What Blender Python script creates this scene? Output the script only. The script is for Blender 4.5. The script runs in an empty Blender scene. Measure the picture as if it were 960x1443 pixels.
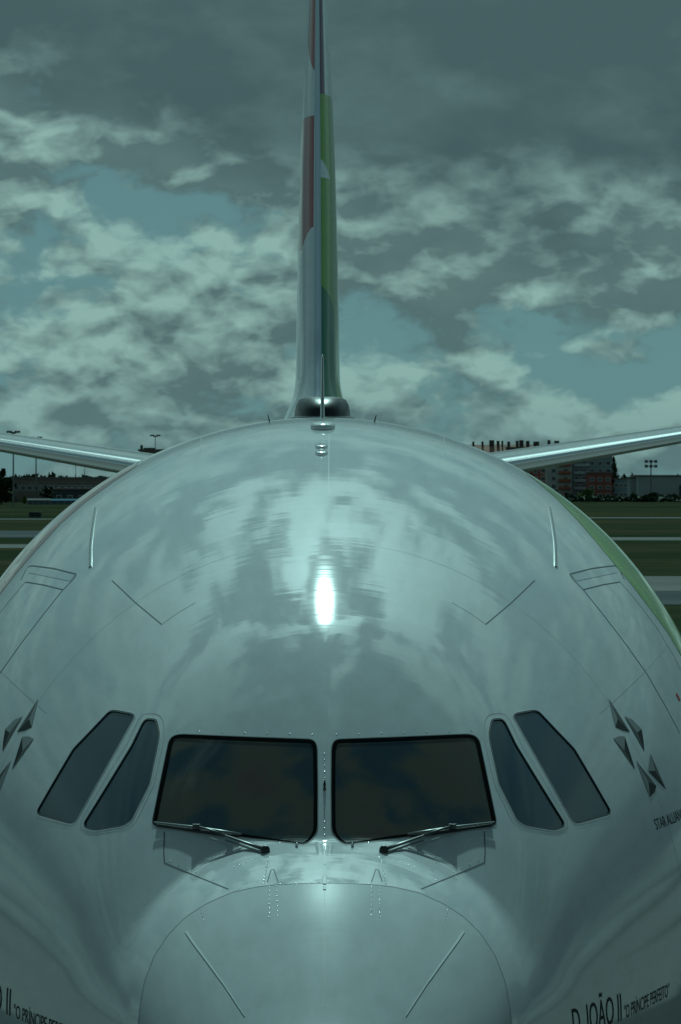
import bpy, bmesh, math, random
import numpy as np
from mathutils import Vector, Matrix

random.seed(4)
np.random.seed(4)
R = math.radians
SC = bpy.context.scene
COL = SC.collection

# ------------------------------------------------------------------ camera
# photograph 960 x 1443; the airliner's nose tip is at the origin, its axis runs along +Y
F, PW, PH = 6000.0, 960.0, 1443.0
CAM = np.array([-0.055, -22.0, 7.52])
VPX, YH = 444.0, 673.0            # vanishing point of the fuselage / horizon in photo pixels
ZC = 5.10                         # height of the fuselage axis
yaw = math.atan((PW / 2 - VPX) / F)
pit = math.atan((PH / 2 - YH) / F)
cam_d = bpy.data.cameras.new('camera')
cam = bpy.data.objects.new('camera', cam_d)
COL.objects.link(cam)
SC.camera = cam
cam.location = CAM.tolist()
cam.rotation_euler = (R(90) - pit, 0, -yaw)
cam_d.sensor_fit = 'VERTICAL'
cam_d.sensor_height = 36
cam_d.lens = F * 36 / PH
cam_d.clip_start = 0.1
cam_d.clip_end = 30000
cam_d.dof.use_dof = True
cam_d.dof.focus_distance = 26
cam_d.dof.aperture_fstop = 22
CM = np.array(cam.rotation_euler.to_matrix())


def ray(px, py):
    px = np.asarray(px, float); py = np.asarray(py, float)
    d = np.stack([(px - PW / 2) / F, -(py - PH / 2) / F, -np.ones_like(px)], -1)
    d = d @ CM.T
    return d / np.linalg.norm(d, axis=-1, keepdims=True)


def proj(P):
    q = (np.asarray(P) - CAM) @ CM
    return np.stack([PW / 2 + F * q[..., 0] / -q[..., 2], PH / 2 - F * q[..., 1] / -q[..., 2]], -1)


def at(px, py, D):
    """point on the photograph's sight line at distance D ahead of the camera (along Y)"""
    d = ray(px, py)
    return CAM + d * (D / d[1])


def gnd(px, py, z=0.0):
    d = ray(px, py)
    return CAM + d * ((z - CAM[2]) / d[2])

# ------------------------------------------------------------------ light
SUN_EL, SUN_AZ = 49.0, 0.4        # degrees; azimuth measured from +Y towards +X (sun behind the airliner)
sun_d = bpy.data.lights.new('sun', 'SUN')
sun = bpy.data.objects.new('sun', sun_d)
COL.objects.link(sun)
sun.location = (0, 60, 80)
sun.rotation_euler = (-(R(90) - R(SUN_EL)), 0, -R(SUN_AZ))
sun_d.energy = 3.6
sun_d.angle = R(1.4)      # veiled by thin cloud
sun_d.color = (1.0, 0.97, 0.92)

vs = SC.view_settings
vs.view_transform = 'Standard'
vs.look = 'None'
vs.exposure = -0.24
vs.gamma = 1.0
vs.use_curve_mapping = False
# the picture was taken through the green-tinted pane of a terminal: cool green colour balance
vs.use_white_balance = True
vs.white_balance_temperature = 4850
vs.white_balance_tint = -38


class NT:
    """small helper for node trees"""
    def __init__(s, tree):
        s.t = tree; s.n = tree.nodes; s.l = tree.links

    def node(s, typ, **kw):
        n = s.n.new(typ)
        for k, v in kw.items():
            setattr(n, k, v)
        return n

    def put(s, sock, v):
        if hasattr(v, 'is_output'):
            s.l.new(v, sock)
        else:
            sock.default_value = v

    def math(s, op, a, b=0.0, c=0.0, clamp=False):
        n = s.node('ShaderNodeMath', operation=op, use_clamp=clamp)
        s.put(n.inputs[0], a); s.put(n.inputs[1], b); s.put(n.inputs[2], c)
        return n.outputs[0]

    def vmath(s, op, a, b=(0, 0, 0)):
        n = s.node('ShaderNodeVectorMath', operation=op)
        s.put(n.inputs[0], a)
        if op == 'SCALE':
            s.put(n.inputs['Scale'], b)
        else:
            s.put(n.inputs[1], b)
        return n.outputs[0]

    def comb(s, x, y, z):
        n = s.node('ShaderNodeCombineXYZ')
        s.put(n.inputs[0], x); s.put(n.inputs[1], y); s.put(n.inputs[2], z)
        return n.outputs[0]

    def noise(s, vec, scale, detail=4, rough=0.5, dist=0.0, lac=2.0):
        n = s.node('ShaderNodeTexNoise')
        s.put(n.inputs['Vector'], vec)
        n.inputs['Scale'].default_value = scale
        n.inputs['Detail'].default_value = detail
        n.inputs['Roughness'].default_value = rough
        n.inputs['Lacunarity'].default_value = lac
        n.inputs['Distortion'].default_value = dist
        return n.outputs[0]

    def ss(s, v, a, b):
        n = s.node('ShaderNodeMapRange', interpolation_type='SMOOTHSTEP')
        s.put(n.inputs['Value'], v)
        s.put(n.inputs['From Min'], a); s.put(n.inputs['From Max'], b)
        return n.outputs[0]

    def lin(s, v, a, b, c, d):
        n = s.node('ShaderNodeMapRange')
        s.put(n.inputs['Value'], v)
        for k, x in zip(('From Min', 'From Max', 'To Min', 'To Max'), (a, b, c, d)):
            s.put(n.inputs[k], x)
        return n.outputs[0]

    def mix(s, f, a, b):
        n = s.node('ShaderNodeMix', data_type='RGBA')
        s.put(n.inputs[0], f)
        for sock, v in ((n.inputs[6], a), (n.inputs[7], b)):
            if hasattr(v, 'is_output'):
                s.l.new(v, sock)
            else:
                sock.default_value = (*v, 1) if len(v) == 3 else v
        return n.outputs[2]

    def mixf(s, f, a, b):
        n = s.node('ShaderNodeMix', data_type='FLOAT')
        s.put(n.inputs[0], f); s.put(n.inputs[2], a); s.put(n.inputs[3], b)
        return n.outputs[0]


# ------------------------------------------------------------------ sky: daylight with broken cumulus
world = bpy.data.worlds.new('World')
SC.world = world
world.use_nodes = True
T = NT(world.node_tree)
bg = world.node_tree.nodes['Background']
sky = T.node('ShaderNodeTexSky', sky_type='NISHITA', sun_disc=False)
sky.sun_elevation = R(SUN_EL)
sky.sun_rotation = R(SUN_AZ)
sky.altitude = 100
sky.air_density = 1.0
sky.dust_density = 0.4
dirv = T.node('ShaderNodeTexCoord').outputs['Generated']
sep = T.node('ShaderNodeSeparateXYZ')
T.l.new(dirv, sep.inputs[0])
dx, dy, dz = sep.outputs
zc_ = T.math('MAXIMUM', dz, 0.0)
hh = T.math('SQRT', T.math('ADD', T.math('MULTIPLY', dx, dx), T.math('ADD', T.math('MULTIPLY', dy, dy), 1e-5)))
# near the horizon clouds are seen from the side, overhead from below
vx, vy, vz = T.math('DIVIDE', dx, hh), T.math('DIVIDE', dy, hh), T.math('DIVIDE', zc_, hh)
vz = T.math('MINIMUM', vz, 1.5)
LOW = T.comb(vx, vy, T.math('MULTIPLY', vz, 1.75))
den = T.math('ADD', zc_, 0.16)
HIGH = T.comb(T.math('DIVIDE', dx, den), T.math('DIVIDE', dy, den), 3.7)
tb = T.ss(dz, 0.12, 0.36)
LOFF = (14.6, 1.9, 2.4)
HOFF = (6.2, 6.8, 4.0)      # overhead part
BOFF = (14.6, 1.9, 2.4)      # which part of the cloud field stands behind the tail


def clouds(vec, scale, off, up, det=9, rough=0.55, puff=0.22):
    """cloud thickness here, thickness a little towards the light, and the large-scale cover"""
    v0 = T.vmath('ADD', vec, off)
    # cauliflower edges: warp the lookup with a finer noise
    wn = T.node('ShaderNodeTexNoise')
    T.l.new(v0, wn.inputs['Vector'])
    wn.inputs['Scale'].default_value = scale * 2.3
    wn.inputs['Detail'].default_value = 4
    wv = T.vmath('SCALE', T.vmath('SUBTRACT', wn.outputs['Color'], (0.5, 0.5, 0.5)), 0.34 / scale)
    v1 = T.vmath('ADD', v0, wv)
    a = T.noise(v1, scale, det, rough)
    b = T.noise(T.vmath('ADD', v1, up), scale, det - 2, rough)
    # cauliflower heads: rounded cells of several sizes
    def heads(v, dt):
        vo = T.node('ShaderNodeTexVoronoi', feature='F1')
        T.l.new(v, vo.inputs['Vector'])
        vo.inputs['Scale'].default_value = scale * 2.2
        vo.inputs['Detail'].default_value = dt
        vo.inputs['Roughness'].default_value = 0.55
        return T.math('MULTIPLY', T.math('SUBTRACT', 1.15, vo.outputs['Distance']), puff)
    if puff:
        a = T.math('ADD', a, heads(v1, 3.0))
        b = T.math('ADD', b, heads(T.vmath('ADD', v1, up), 3.0))
    big = T.noise(v0, scale * 0.36, 3, 0.5)
    return a, b, big


lo = clouds(LOW, 21.0, LOFF, (0.0, 0.0, 0.013), 7)
hi = clouds(HIGH, 5.6, HOFF, (0.0, 0.07, 0), 7, 0.57, 0.0)
n_ = T.mixf(tb, lo[0], hi[0])
nu = T.mixf(tb, lo[1], hi[1])
nb = T.mixf(tb, lo[2], hi[2])
thick = T.math('ADD', T.math('MULTIPLY', n_, 0.70), T.math('MULTIPLY', nb, 0.42))
thick = T.math('SUBTRACT', thick, T.math('ADD', T.math('MULTIPLY', tb, 0.066), T.math('MULTIPLY', T.math('MULTIPLY', T.ss(dy, 0.62, 0.05), tb), 0.075)))    # clearer overhead and away from the sun
mask = T.ss(thick, 0.450, 0.545)
# relief: less cloud towards the light than here = sunlit side; more = in its own shade
rel = T.math('MULTIPLY', T.math('SUBTRACT', n_, nu), 3.9)
fv = T.vmath('ADD', LOW, LOFF)
fine = T.math('SUBTRACT', T.noise(fv, 62.0, 4, 0.5, 0.4), T.noise(T.vmath('ADD', fv, (0, 0, 0.006)), 62.0, 3, 0.5, 0.4))
rel = T.math('ADD', rel, T.math('MULTIPLY', T.math('MULTIPLY', fine, T.math('SUBTRACT', 1.0, tb)), 1.9))
core = T.ss(thick, 0.48, 0.74)
lum = T.math('ADD', T.math('SUBTRACT', 0.66, T.math('MULTIPLY', core, 0.56)), rel)
lum = T.lin(lum, 0.0, 1.0, 0.0, 1.0)
lum = T.math('MAXIMUM', lum, T.math('MULTIPLY', n_, 0.34))
lum = T.math('MULTIPLY', lum, T.lin(tb, 0.0, 1.0, 1.0, 0.42))       # unseen overhead cloud dimmed to cut the fill on the nose
# a thick grey bank of cloud higher up, its ragged base sloping down to the right
bn_ = T.noise(T.vmath('ADD', LOW, BOFF), 9.0, 7, 0.52)
bh = T.math('ADD', T.math('ADD', dz, T.math('MULTIPLY', T.math('MINIMUM', T.math('MAXIMUM', dx, -0.12), 0.12), 0.20)),
            T.math('MULTIPLY', T.math('SUBTRACT', bn_, 0.5), 0.11))
bank = T.math('MULTIPLY', T.ss(bh, 0.062, 0.090), T.math('MULTIPLY', T.math('SUBTRACT', 1.0, T.ss(dz, 0.13, 0.24)), T.ss(dy, 0.35, 0.75)))
lum = T.mixf(T.math('MULTIPLY', bank, 0.93), lum, T.lin(T.noise(T.vmath('ADD', LOW, BOFF), 24.0, 5, 0.5), 0.3, 0.7, -0.12, 0.12))
mask = T.math('MAXIMUM', mask, bank)
sdir = (math.sin(R(SUN_AZ)) * math.cos(R(SUN_EL)), math.cos(R(SUN_AZ)) * math.cos(R(SUN_EL)), math.sin(R(SUN_EL)))
dots = T.node('ShaderNodeVectorMath', operation='DOT_PRODUCT')
T.l.new(dirv, dots.inputs[0]); dots.inputs[1].default_value = sdir
sd_ = T.math('MAXIMUM', dots.outputs['Value'], 0.0)
aur = T.math('POWER', sd_, 15.0)   # thin cloud scatters forward near the sun
ccol = T.mix(lum, (1.75, 1.85, 2.0), (8.6, 8.4, 7.7))
ccol = T.mix(T.math('MULTIPLY', aur, 0.85), ccol, (44.0, 42.8, 40.8))
ccol = T.mix(T.math('MULTIPLY', T.math('POWER', sd_, 160.0), 0.9), ccol, (70.0, 68.5, 66.0))
nrmv = T.node('ShaderNodeVectorMath', operation='NORMALIZE')
T.l.new(T.comb(dx, dy, T.math('ADD', T.math('MULTIPLY', zc_, 0.86), 0.14)), nrmv.inputs[0])
T.l.new(nrmv.outputs[0], sky.inputs[0])
skyc = T.vmath('MULTIPLY', sky.outputs[0], (0.80, 0.72, 0.60))
skyc = T.mix(0.32, skyc, (4.4, 4.4, 4.3))
final = T.mix(T.math('MULTIPLY', mask, 0.97), skyc, ccol)
# milky air just above the horizon
haz = T.math('MULTIPLY', T.ss(dz, 0.030, -0.005), 0.5)
final = T.mix(haz, final, (4.0, 4.2, 4.4))
T.l.new(final, bg.inputs['Color'])
bg.inputs['Strength'].default_value = 0.055

# ------------------------------------------------------------------ materials
MATS = {}


def mat(name, col=(0.5, 0.5, 0.5), rough=0.5, metal=0.0, coat=0.0, coat_r=0.03, spec=0.5, var=0.0, vscale=3.0,
        bump=0.0, bscale=20.0):
    if name in MATS:
        return MATS[name]
    m = bpy.data.materials.new(name)
    m.use_nodes = True
    t = NT(m.node_tree)
    b = m.node_tree.nodes['Principled BSDF']
    b.inputs['Base Color'].default_value = (*col, 1)
    b.inputs['Roughness'].default_value = rough
    b.inputs['Metallic'].default_value = metal
    b.inputs['Coat Weight'].default_value = coat
    b.inputs['Coat Roughness'].default_value = coat_r
    b.inputs['Specular IOR Level'].default_value = spec
    if var > 0:
        pos = t.node('ShaderNodeTexCoord').outputs['Object']
        n = t.noise(pos, vscale, 5, 0.6)
        f = t.lin(n, 0.3, 0.7, 1 - var, 1 + var)
        mx = t.node('ShaderNodeVectorMath', operation='SCALE')
        mx.inputs[0].default_value = col
        t.l.new(f, mx.inputs['Scale'])
        t.l.new(mx.outputs[0], b.inputs['Base Color'])
    if bump > 0:
        pos = t.node('ShaderNodeTexCoord').outputs['Object']
        bn = t.node('ShaderNodeBump')
        bn.inputs['Strength'].default_value = 1.0
        bn.inputs['Distance'].default_value = bump
        t.l.new(t.noise(pos, bscale, 4, 0.55), bn.inputs['Height'])
        t.l.new(bn.outputs[0], b.inputs['Normal'])
    MATS[name] = m
    return m


def paint(name, col, inner=True, cr=0.055, cw=1.0):
    """glossy aircraft paint: slightly wavy skin, faint rain streaks, grey lining on the inside"""
    m = mat(name, col, 0.5, coat=cw, coat_r=cr, spec=0.0)
    t = NT(m.node_tree)
    b = m.node_tree.nodes['Principled BSDF']
    b.inputs['Coat IOR'].default_value = 1.68
    pos = t.node('ShaderNodeTexCoord').outputs['Object']
    # the broad crown sheets ripple between the frames, the stiff flanks hardly
    gnz = t.node('ShaderNodeNewGeometry')
    sz = t.node('ShaderNodeSeparateXYZ'); t.l.new(gnz.outputs['Normal'], sz.inputs[0])
    up_ = t.ss(sz.outputs[2], 0.55, 0.95)
    w1 = t.noise(t.vmath('MULTIPLY', pos, (0.5, 1.0, 0.5)), 1.6, 1, 0.4)
    w2 = t.noise(t.vmath('MULTIPLY', pos, (0.45, 6.0, 0.45)), 1.9, 3, 0.5)
    hgt = t.math('ADD', t.math('MULTIPLY', w1, 0.0003), t.math('MULTIPLY', w2, t.math('MULTIPLY', up_, 0.0010)))
    if cr < 0.2:      # the flanks are duller: dust and spray film
        t.l.new(t.mixf(t.ss(sz.outputs[2], 0.25, 0.65), 0.10, cr), b.inputs['Coat Roughness'])
    bn = t.node('ShaderNodeBump')
    bn.inputs['Strength'].default_value = 1.0
    bn.inputs['Distance'].default_value = 1.0
    t.l.new(hgt, bn.inputs['Height'])
    t.l.new(bn.outputs[0], b.inputs['Coat Normal'])
    t.l.new(bn.outputs[0], b.inputs['Normal'])
    dirt = t.noise(t.vmath('MULTIPLY', pos, (6.0, 0.8, 6.0)), 1.6, 6, 0.6)
    f = t.lin(dirt, 0.35, 0.75, 1.0, 0.88)
    sc = t.node('ShaderNodeVectorMath', operation='SCALE')
    sc.inputs[0].default_value = col
    t.l.new(f, sc.inputs['Scale'])
    out = sc.outputs[0]
    if inner:
        g = t.node('ShaderNodeNewGeometry')
        out = t.mix(g.outputs['Backfacing'], out, (0.06, 0.065, 0.07))
        t.l.new(t.math('MULTIPLY', t.math('SUBTRACT', 1.0, g.outputs['Backfacing']), cw), b.inputs['Coat Weight'])
    t.l.new(out, b.inputs['Base Color'])
    return m


WHITE = paint('white_paint', (0.45, 0.465, 0.48))
RADOME = paint('radome_paint', (0.44, 0.455, 0.47), True, 0.34, 0.07)
GREEN = paint('green_paint', (0.20, 0.32, 0.05), False)
RED = paint('red_paint', (0.24, 0.06, 0.07), False)
PLUM = paint('plum_paint', (0.10, 0.05, 0.09), False)
DGREEN = paint('dark_green_paint', (0.04, 0.13, 0.06), False)
ROSE = paint('sheen_paled_red_paint', (0.34, 0.235, 0.22), False)  # livery red, its colour greyed to stand for grazing sky reflection
FINW = paint('fin_white_paint', (0.60, 0.63, 0.66), False)
SEAM = mat('seam_sealant', (0.09, 0.10, 0.11), 0.6, spec=0.1)
SEAML = mat('pale_sealant', (0.55, 0.57, 0.58), 0.4)
RUBBER = mat('black_rubber', (0.012, 0.013, 0.014), 0.4)
METAL = mat('bare_metal', (0.62, 0.63, 0.64), 0.26, 1.0, var=0.06)
POLISH = mat('polished_metal', (0.80, 0.81, 0.82), 0.10, 1.0)
BLACKP = mat('black_antenna_paint', (0.012, 0.013, 0.015), 0.30, spec=0.35)
WIPER = mat('wiper_metal', (0.07, 0.075, 0.075), 0.42, 0.3)
WIPERL = mat('wiper_worn_metal', (0.22, 0.23, 0.23), 0.38, 0.5)
DECAL = mat('black_lettering', (0.012, 0.013, 0.014), 0.6, spec=0.12)


def glass(name, tint, dark, ior=1.52, gr=0.03):
    m = bpy.data.materials.new(name)
    m.use_nodes = True
    t = NT(m.node_tree)
    t.n.remove(m.node_tree.nodes['Principled BSDF'])
    out = m.node_tree.nodes['Material Output']
    tr = t.node('ShaderNodeBsdfTransparent'); tr.inputs[0].default_value = (*tint, 1)
    gl = t.node('ShaderNodeBsdfGlossy'); gl.inputs['Roughness'].default_value = gr
    df = t.node('ShaderNodeBsdfDiffuse'); df.inputs[0].default_value = (*dark, 1)
    fr = t.node('ShaderNodeFresnel'); fr.inputs[0].default_value = ior
    m1 = t.node('ShaderNodeMixShader'); m1.inputs[0].default_value = 0.45
    t.l.new(tr.outputs[0], m1.inputs[1]); t.l.new(df.outputs[0], m1.inputs[2])
    m2 = t.node('ShaderNodeMixShader')
    t.l.new(fr.outputs[0], m2.inputs[0]); t.l.new(m1.outputs[0], m2.inputs[1]); t.l.new(gl.outputs[0], m2.inputs[2])
    t.l.new(m2.outputs[0], out.inputs[0])
    return m


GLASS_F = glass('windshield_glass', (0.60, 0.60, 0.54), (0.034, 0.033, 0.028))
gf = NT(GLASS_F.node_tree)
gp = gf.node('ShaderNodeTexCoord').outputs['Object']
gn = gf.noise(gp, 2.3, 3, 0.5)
gcx = gf.mix(gf.ss(gn, 0.38, 0.52), (0.035, 0.060, 0.078), (0.105, 0.102, 0.075))  # blotchy tints put iridescence and faint reflection into the pane colour
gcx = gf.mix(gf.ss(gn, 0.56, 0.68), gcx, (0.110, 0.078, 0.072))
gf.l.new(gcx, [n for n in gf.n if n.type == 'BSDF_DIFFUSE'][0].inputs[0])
GLASS_S = glass('side_window_glass', (0.30, 0.36, 0.38), (0.030, 0.070, 0.105), 1.7, 0.14)

# ------------------------------------------------------------------ object helpers


def tag(o, label=None, cat=None, group=None, kind=None):
    if label: o['label'] = label
    if cat: o['category'] = cat
    if group: o['group'] = group
    if kind: o['kind'] = kind
    return o


def empty(name, loc=(0, 0, 0), parent=None):
    o = bpy.data.objects.new(name, None)
    COL.objects.link(o)
    o.location = loc
    o.empty_display_size = 0.3
    if parent: o.parent = parent
    return o


def mesh(name, V, Fc, m, parent=None, smooth=False, normals=None, mats=None, mi=None):
    me = bpy.data.meshes.new(name)
    me.from_pydata([tuple(map(float, v)) for v in V], [], [tuple(map(int, f)) for f in Fc])
    for x in (mats or [m]):
        me.materials.append(x)
    if mi is not None:
        me.polygons.foreach_set('material_index', np.asarray(mi, dtype=np.int32))
    if smooth or normals is not None:
        me.polygons.foreach_set('use_smooth', np.ones(len(me.polygons), dtype=bool))
    me.update()
    if normals is not None:
        N_ = np.asarray(normals, float)
        fn = np.zeros(len(me.polygons) * 3); me.polygons.foreach_get('normal', fn)
        f0 = np.array([f[0] for f in Fc], int)
        if (fn.reshape(-1, 3) * N_[f0]).sum() < 0:
            me.flip_normals()
        me.normals_split_custom_set_from_vertices([tuple(map(float, n)) for n in normals])
    o = bpy.data.objects.new(name, me)
    COL.objects.link(o)
    if parent:
        o.parent = parent
    return o


class MB:
    def __init__(s):
        s.V = []; s.F = []

    def add(s, V, Fc):
        b = len(s.V)
        s.V += [tuple(map(float, v)) for v in V]
        s.F += [tuple(i + b for i in f) for f in Fc]
        return s

    def box(s, lo, hi):
        x0, y0, z0 = lo; x1, y1, z1 = hi
        return s.add([(x0, y0, z0), (x1, y0, z0), (x1, y1, z0), (x0, y1, z0), (x0, y0, z1), (x1, y0, z1), (x1, y1, z1), (x0, y1, z1)],
                     [(0, 3, 2, 1), (4, 5, 6, 7), (0, 1, 5, 4), (1, 2, 6, 5), (2, 3, 7, 6), (3, 0, 4, 7)])

    def tube(s, P, r, n=8, flat=1.0, nrm=None, cap=True):
        P = [np.array(p, float) for p in P]
        r = r if hasattr(r, '__len__') else [r] * len(P)
        rings = []
        for i, p in enumerate(P):
            t = P[min(i + 1, len(P) - 1)] - P[max(i - 1, 0)]
            t = t / (np.linalg.norm(t) + 1e-12)
            a = np.array(nrm if nrm is not None else ((0, 0, 1) if abs(t[2]) < 0.9 else (1, 0, 0)), float)
            a = a - t * a.dot(t); a /= np.linalg.norm(a)
            b = np.cross(t, a)
            rings.append([p + r[i] * (math.cos(k * 2 * math.pi / n) * b + flat * math.sin(k * 2 * math.pi / n) * a) for k in range(n)])
        V = [v for g in rings for v in g]
        Fc = [(i * n + k, i * n + (k + 1) % n, (i + 1) * n + (k + 1) % n, (i + 1) * n + k) for i in range(len(P) - 1) for k in range(n)]
        if cap:
            Fc += [tuple(range(n))[::-1], tuple((len(P) - 1) * n + k for k in range(n))]
        return s.add(V, Fc)

    def build(s, name, m, parent=None, smooth=False):
        return mesh(name, s.V, s.F, m, parent, smooth)

# ------------------------------------------------------------------ ground
grass_m = mat('field_grass', (0.045, 0.062, 0.022), 1.0, spec=0.0)
gt = NT(grass_m.node_tree)
gpos = gt.node('ShaderNodeTexCoord').outputs['Object']
g1 = gt.noise(gt.vmath('MULTIPLY', gpos, (0.25, 1.0, 1.0)), 0.011, 6, 0.62)
g2 = gt.noise(gpos, 0.09, 7, 0.65)
gc = gt.mix(gt.ss(g1, 0.40, 0.62), (0.020, 0.027, 0.015), (0.040, 0.037, 0.021))
gc = gt.mix(gt.math('MULTIPLY', gt.ss(g2, 0.40, 0.62), 0.65), gc, (0.016, 0.022, 0.011))
gt.l.new(gc, grass_m.node_tree.nodes['Principled BSDF'].inputs['Base Color'])
g = mesh('ground', [(-9000, -400, 0), (9000, -400, 0), (9000, 15000, 0), (-9000, 15000, 0)], [(0, 1, 2, 3)], grass_m)
tag(g, 'dark green airfield grass reaching to the far buildings', 'ground', kind='structure')
concrete = mat('apron_concrete', (0.105, 0.104, 0.10), 0.8, var=0.22, vscale=0.35)
asphalt = mat('taxiway_asphalt', (0.065, 0.070, 0.075), 1.0, spec=0.0, var=0.25, vscale=0.05)
palecon = mat('pale_concrete', (0.12, 0.12, 0.115), 1.0, spec=0.0, var=0.18, vscale=0.05)
a_ = mesh('apron', [(-1200, -390, .004), (1200, -390, .004), (1200, 80, .004), (-1200, 80, .004)], [(0, 1, 2, 3)], concrete)
for sx_ in (1, -1):  # concrete out of view, added so the cheeks mirror paler ground
    w_ = mesh('apron', [(sx_ * 60, 80, .004), (sx_ * 1200, 80, .004), (sx_ * 1200, 520, .004), (sx_ * 60, 520, .004)], [(0, 1, 2, 3) if sx_ > 0 else (3, 2, 1, 0)], concrete)
    tag(w_, 'unseen concrete added beside the airliner to pale its reflections, on the ' + ('right' if sx_ > 0 else 'left'), 'apron', kind='structure')
tag(a_, 'grey concrete apron under the airliner', 'apron', kind='structure')


def strip(name, label, pts, m, z):
    V = [gnd(x, y) for x, y in pts]
    for v in V: v[2] = z
    o = mesh(name, V, [tuple(range(len(V)))[::-1]], m)
    return tag(o, label, 'taxiway', kind='structure')


strip('taxiway', 'pale concrete taxiway edge crossing the grass at right', [(560, 812), (1400, 812), (1400, 833), (560, 833)], palecon, .008)
strip('taxiway', 'dark asphalt taxiway in front of the pale edge at right', [(560, 833), (1400, 833), (1400, 852), (560, 852)], asphalt, .012)
strip('service_road', 'narrow pale road crossing the grass behind the taxiway at right', [(560, 757), (1400, 757.5), (1400, 762), (560, 761)], palecon, .008)
strip('service_road', 'hair-thin far track across the grass at right', [(560, 729), (1400, 729), (1400, 730.3), (560, 730.3)], palecon, .008)
strip('service_road', 'grey road band crossing the grass at left', [(-400, 748), (330, 748), (330, 757.5), (-400, 757.5)], asphalt, .008)
strip('service_road', 'thin pale track below the grey road band at left', [(-400, 767), (330, 767), (330, 772), (-400, 772)], palecon, .008)
strip('service_road', 'hair-thin far track across the grass at left', [(-400, 731), (330, 731), (330, 732), (-400, 732)], palecon, .008)

# ------------------------------------------------------------------ airliner surface (wide-body, 5.64 m fuselage)


def pchip(xs, ys):
    xs = np.array(xs, float); ys = np.array(ys, float)
    h = np.diff(xs); dl = np.diff(ys) / h
    d = np.zeros_like(ys)
    for i in range(1, len(xs) - 1):
        if dl[i - 1] * dl[i] > 0:
            w1 = 2 * h[i] + h[i - 1]; w2 = h[i] + 2 * h[i - 1]
            d[i] = (w1 + w2) / (w1 / dl[i - 1] + w2 / dl[i])
    d[0] = dl[0]; d[-1] = dl[-1]

    def f(x):
        x = np.clip(x, xs[0], xs[-1])
        i = np.clip(np.searchsorted(xs, x) - 1, 0, len(xs) - 2)
        t = (x - xs[i]) / h[i]
        return ((2 * t**3 - 3 * t**2 + 1) * ys[i] + (t**3 - 2 * t**2 + t) * h[i] * d[i]
                + (-2 * t**3 + 3 * t**2) * ys[i + 1] + (t**3 - t**2) * h[i] * d[i + 1])
    return f


def prof(tab):
    """profile table over station y, smooth in sqrt(y) so that the nose tip is round"""
    f = pchip([math.sqrt(a) for a, b in tab], [b for a, b in tab])
    sg = np.linspace(0, 7.7, 7701)
    v = f(sg)
    k = np.exp(-0.5 * (np.arange(-240, 241) / 75.0) ** 2); k /= k.sum()
    ext = np.concatenate([2 * v[0] - v[240:0:-1], v, 2 * v[-1] - v[-2:-242:-1]])      # odd reflection keeps the ends fixed
    sm = np.convolve(ext, k, 'valid')
    return lambda y: np.interp(np.sqrt(np.maximum(y, 0)), sg, sm)


TIP = -0.95
TAIL_W = [(38, 2.96), (44, 2.55), (50, 1.75), (55, 0.85), (58, 0.30)]
wid = prof([(0, 0), (.1, .33), (.4, .62), (1, .90), (1.6, 1.07), (2.3, 1.33), (3, 1.59), (4.2, 2.015), (5.2, 2.355), (6.2, 2.635),
            (7.2, 2.815), (8.0, 2.92), (8.8, 2.955), (9.5, 2.96)] + TAIL_W)
top_n = prof([(0, TIP), (.1, TIP + .29), (.4, -.50), (1, -.145), (1.6, .15), (2.3, .345), (2.9, .44), (4, .5), (6, .3), (9, 0), (58, 0)])
top_c = prof([(0, TIP), (.1, TIP + .27), (.4, -.53), (1, -.18), (1.6, .09), (1.95, .22), (2.3, .42), (2.6, .72), (2.95, .985), (3.3, 1.18),
              (3.7, 1.39), (4.2, 1.625), (4.8, 1.875), (5.5, 2.14), (6.3, 2.40), (7.2, 2.62), (8.0, 2.76), (8.8, 2.845), (9.6, 2.87),
              (10.4, 2.872), (44, 2.87), (52, 2.74), (58, 2.38)])
bot = prof([(0, TIP), (.1, TIP - .31), (.4, -1.50), (1, -1.77), (1.6, -1.925), (3, -2.25), (5, -2.58), (7, -2.76), (9, -2.815), (10, -2.82),
            (36, -2.82), (44, -1.75), (50, -.3), (55, .95), (58, 1.75)])
mid = prof([(0, TIP), (.8, -.92), (1.6, -.83), (3, -.82), (4.5, -.79), (6, -.64), (8, -.3), (10, 0), (36, 0), (44, .45), (50, 1.15), (55, 1.8), (58, 2.05)])
# flat windshield facets (x >= 0 side; mirrored)
PA, PB, PC = np.array([0, 2.23, .290]), np.array([0, 2.93, .870]), np.array([1.0, 2.75, .385])
PN = np.cross(PC - PA, PB - PA); PN /= np.linalg.norm(PN)
if PN[2] < 0: PN = -PN


def smax(a, b, k):
    h = np.maximum(k - np.abs(a - b), 0) / k
    return np.maximum(a, b) + h * h * k * 0.25


def body(x, y, z, top):
    w = np.maximum(wid(y), 1e-3); zm = mid(y); zt = top(y); zb = bot(y)
    h = np.maximum(np.where(z > zm, zt - zm, zm - zb), 1e-3)
    q = np.sqrt((x / w)**2 + ((z - zm) / h)**2 + 1e-9)
    return (q - 1) * 0.5 * (w + h)


def fus(P):
    x = np.abs(P[..., 0]); y = P[..., 1]; z = P[..., 2] - ZC
    xs = np.sqrt(x * x + 0.0009)
    n = body(x, y, z, top_n)
    c = body(x, y, z, top_c)
    pl = PN[0] * xs + PN[1] * y + PN[2] * z - PN.dot(PA)
    c = smax(c, pl, 0.16)
    f = -smax(-n, -c, 0.025)
    return np.where(y < 0, 1.0 + np.abs(y), f)


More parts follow.
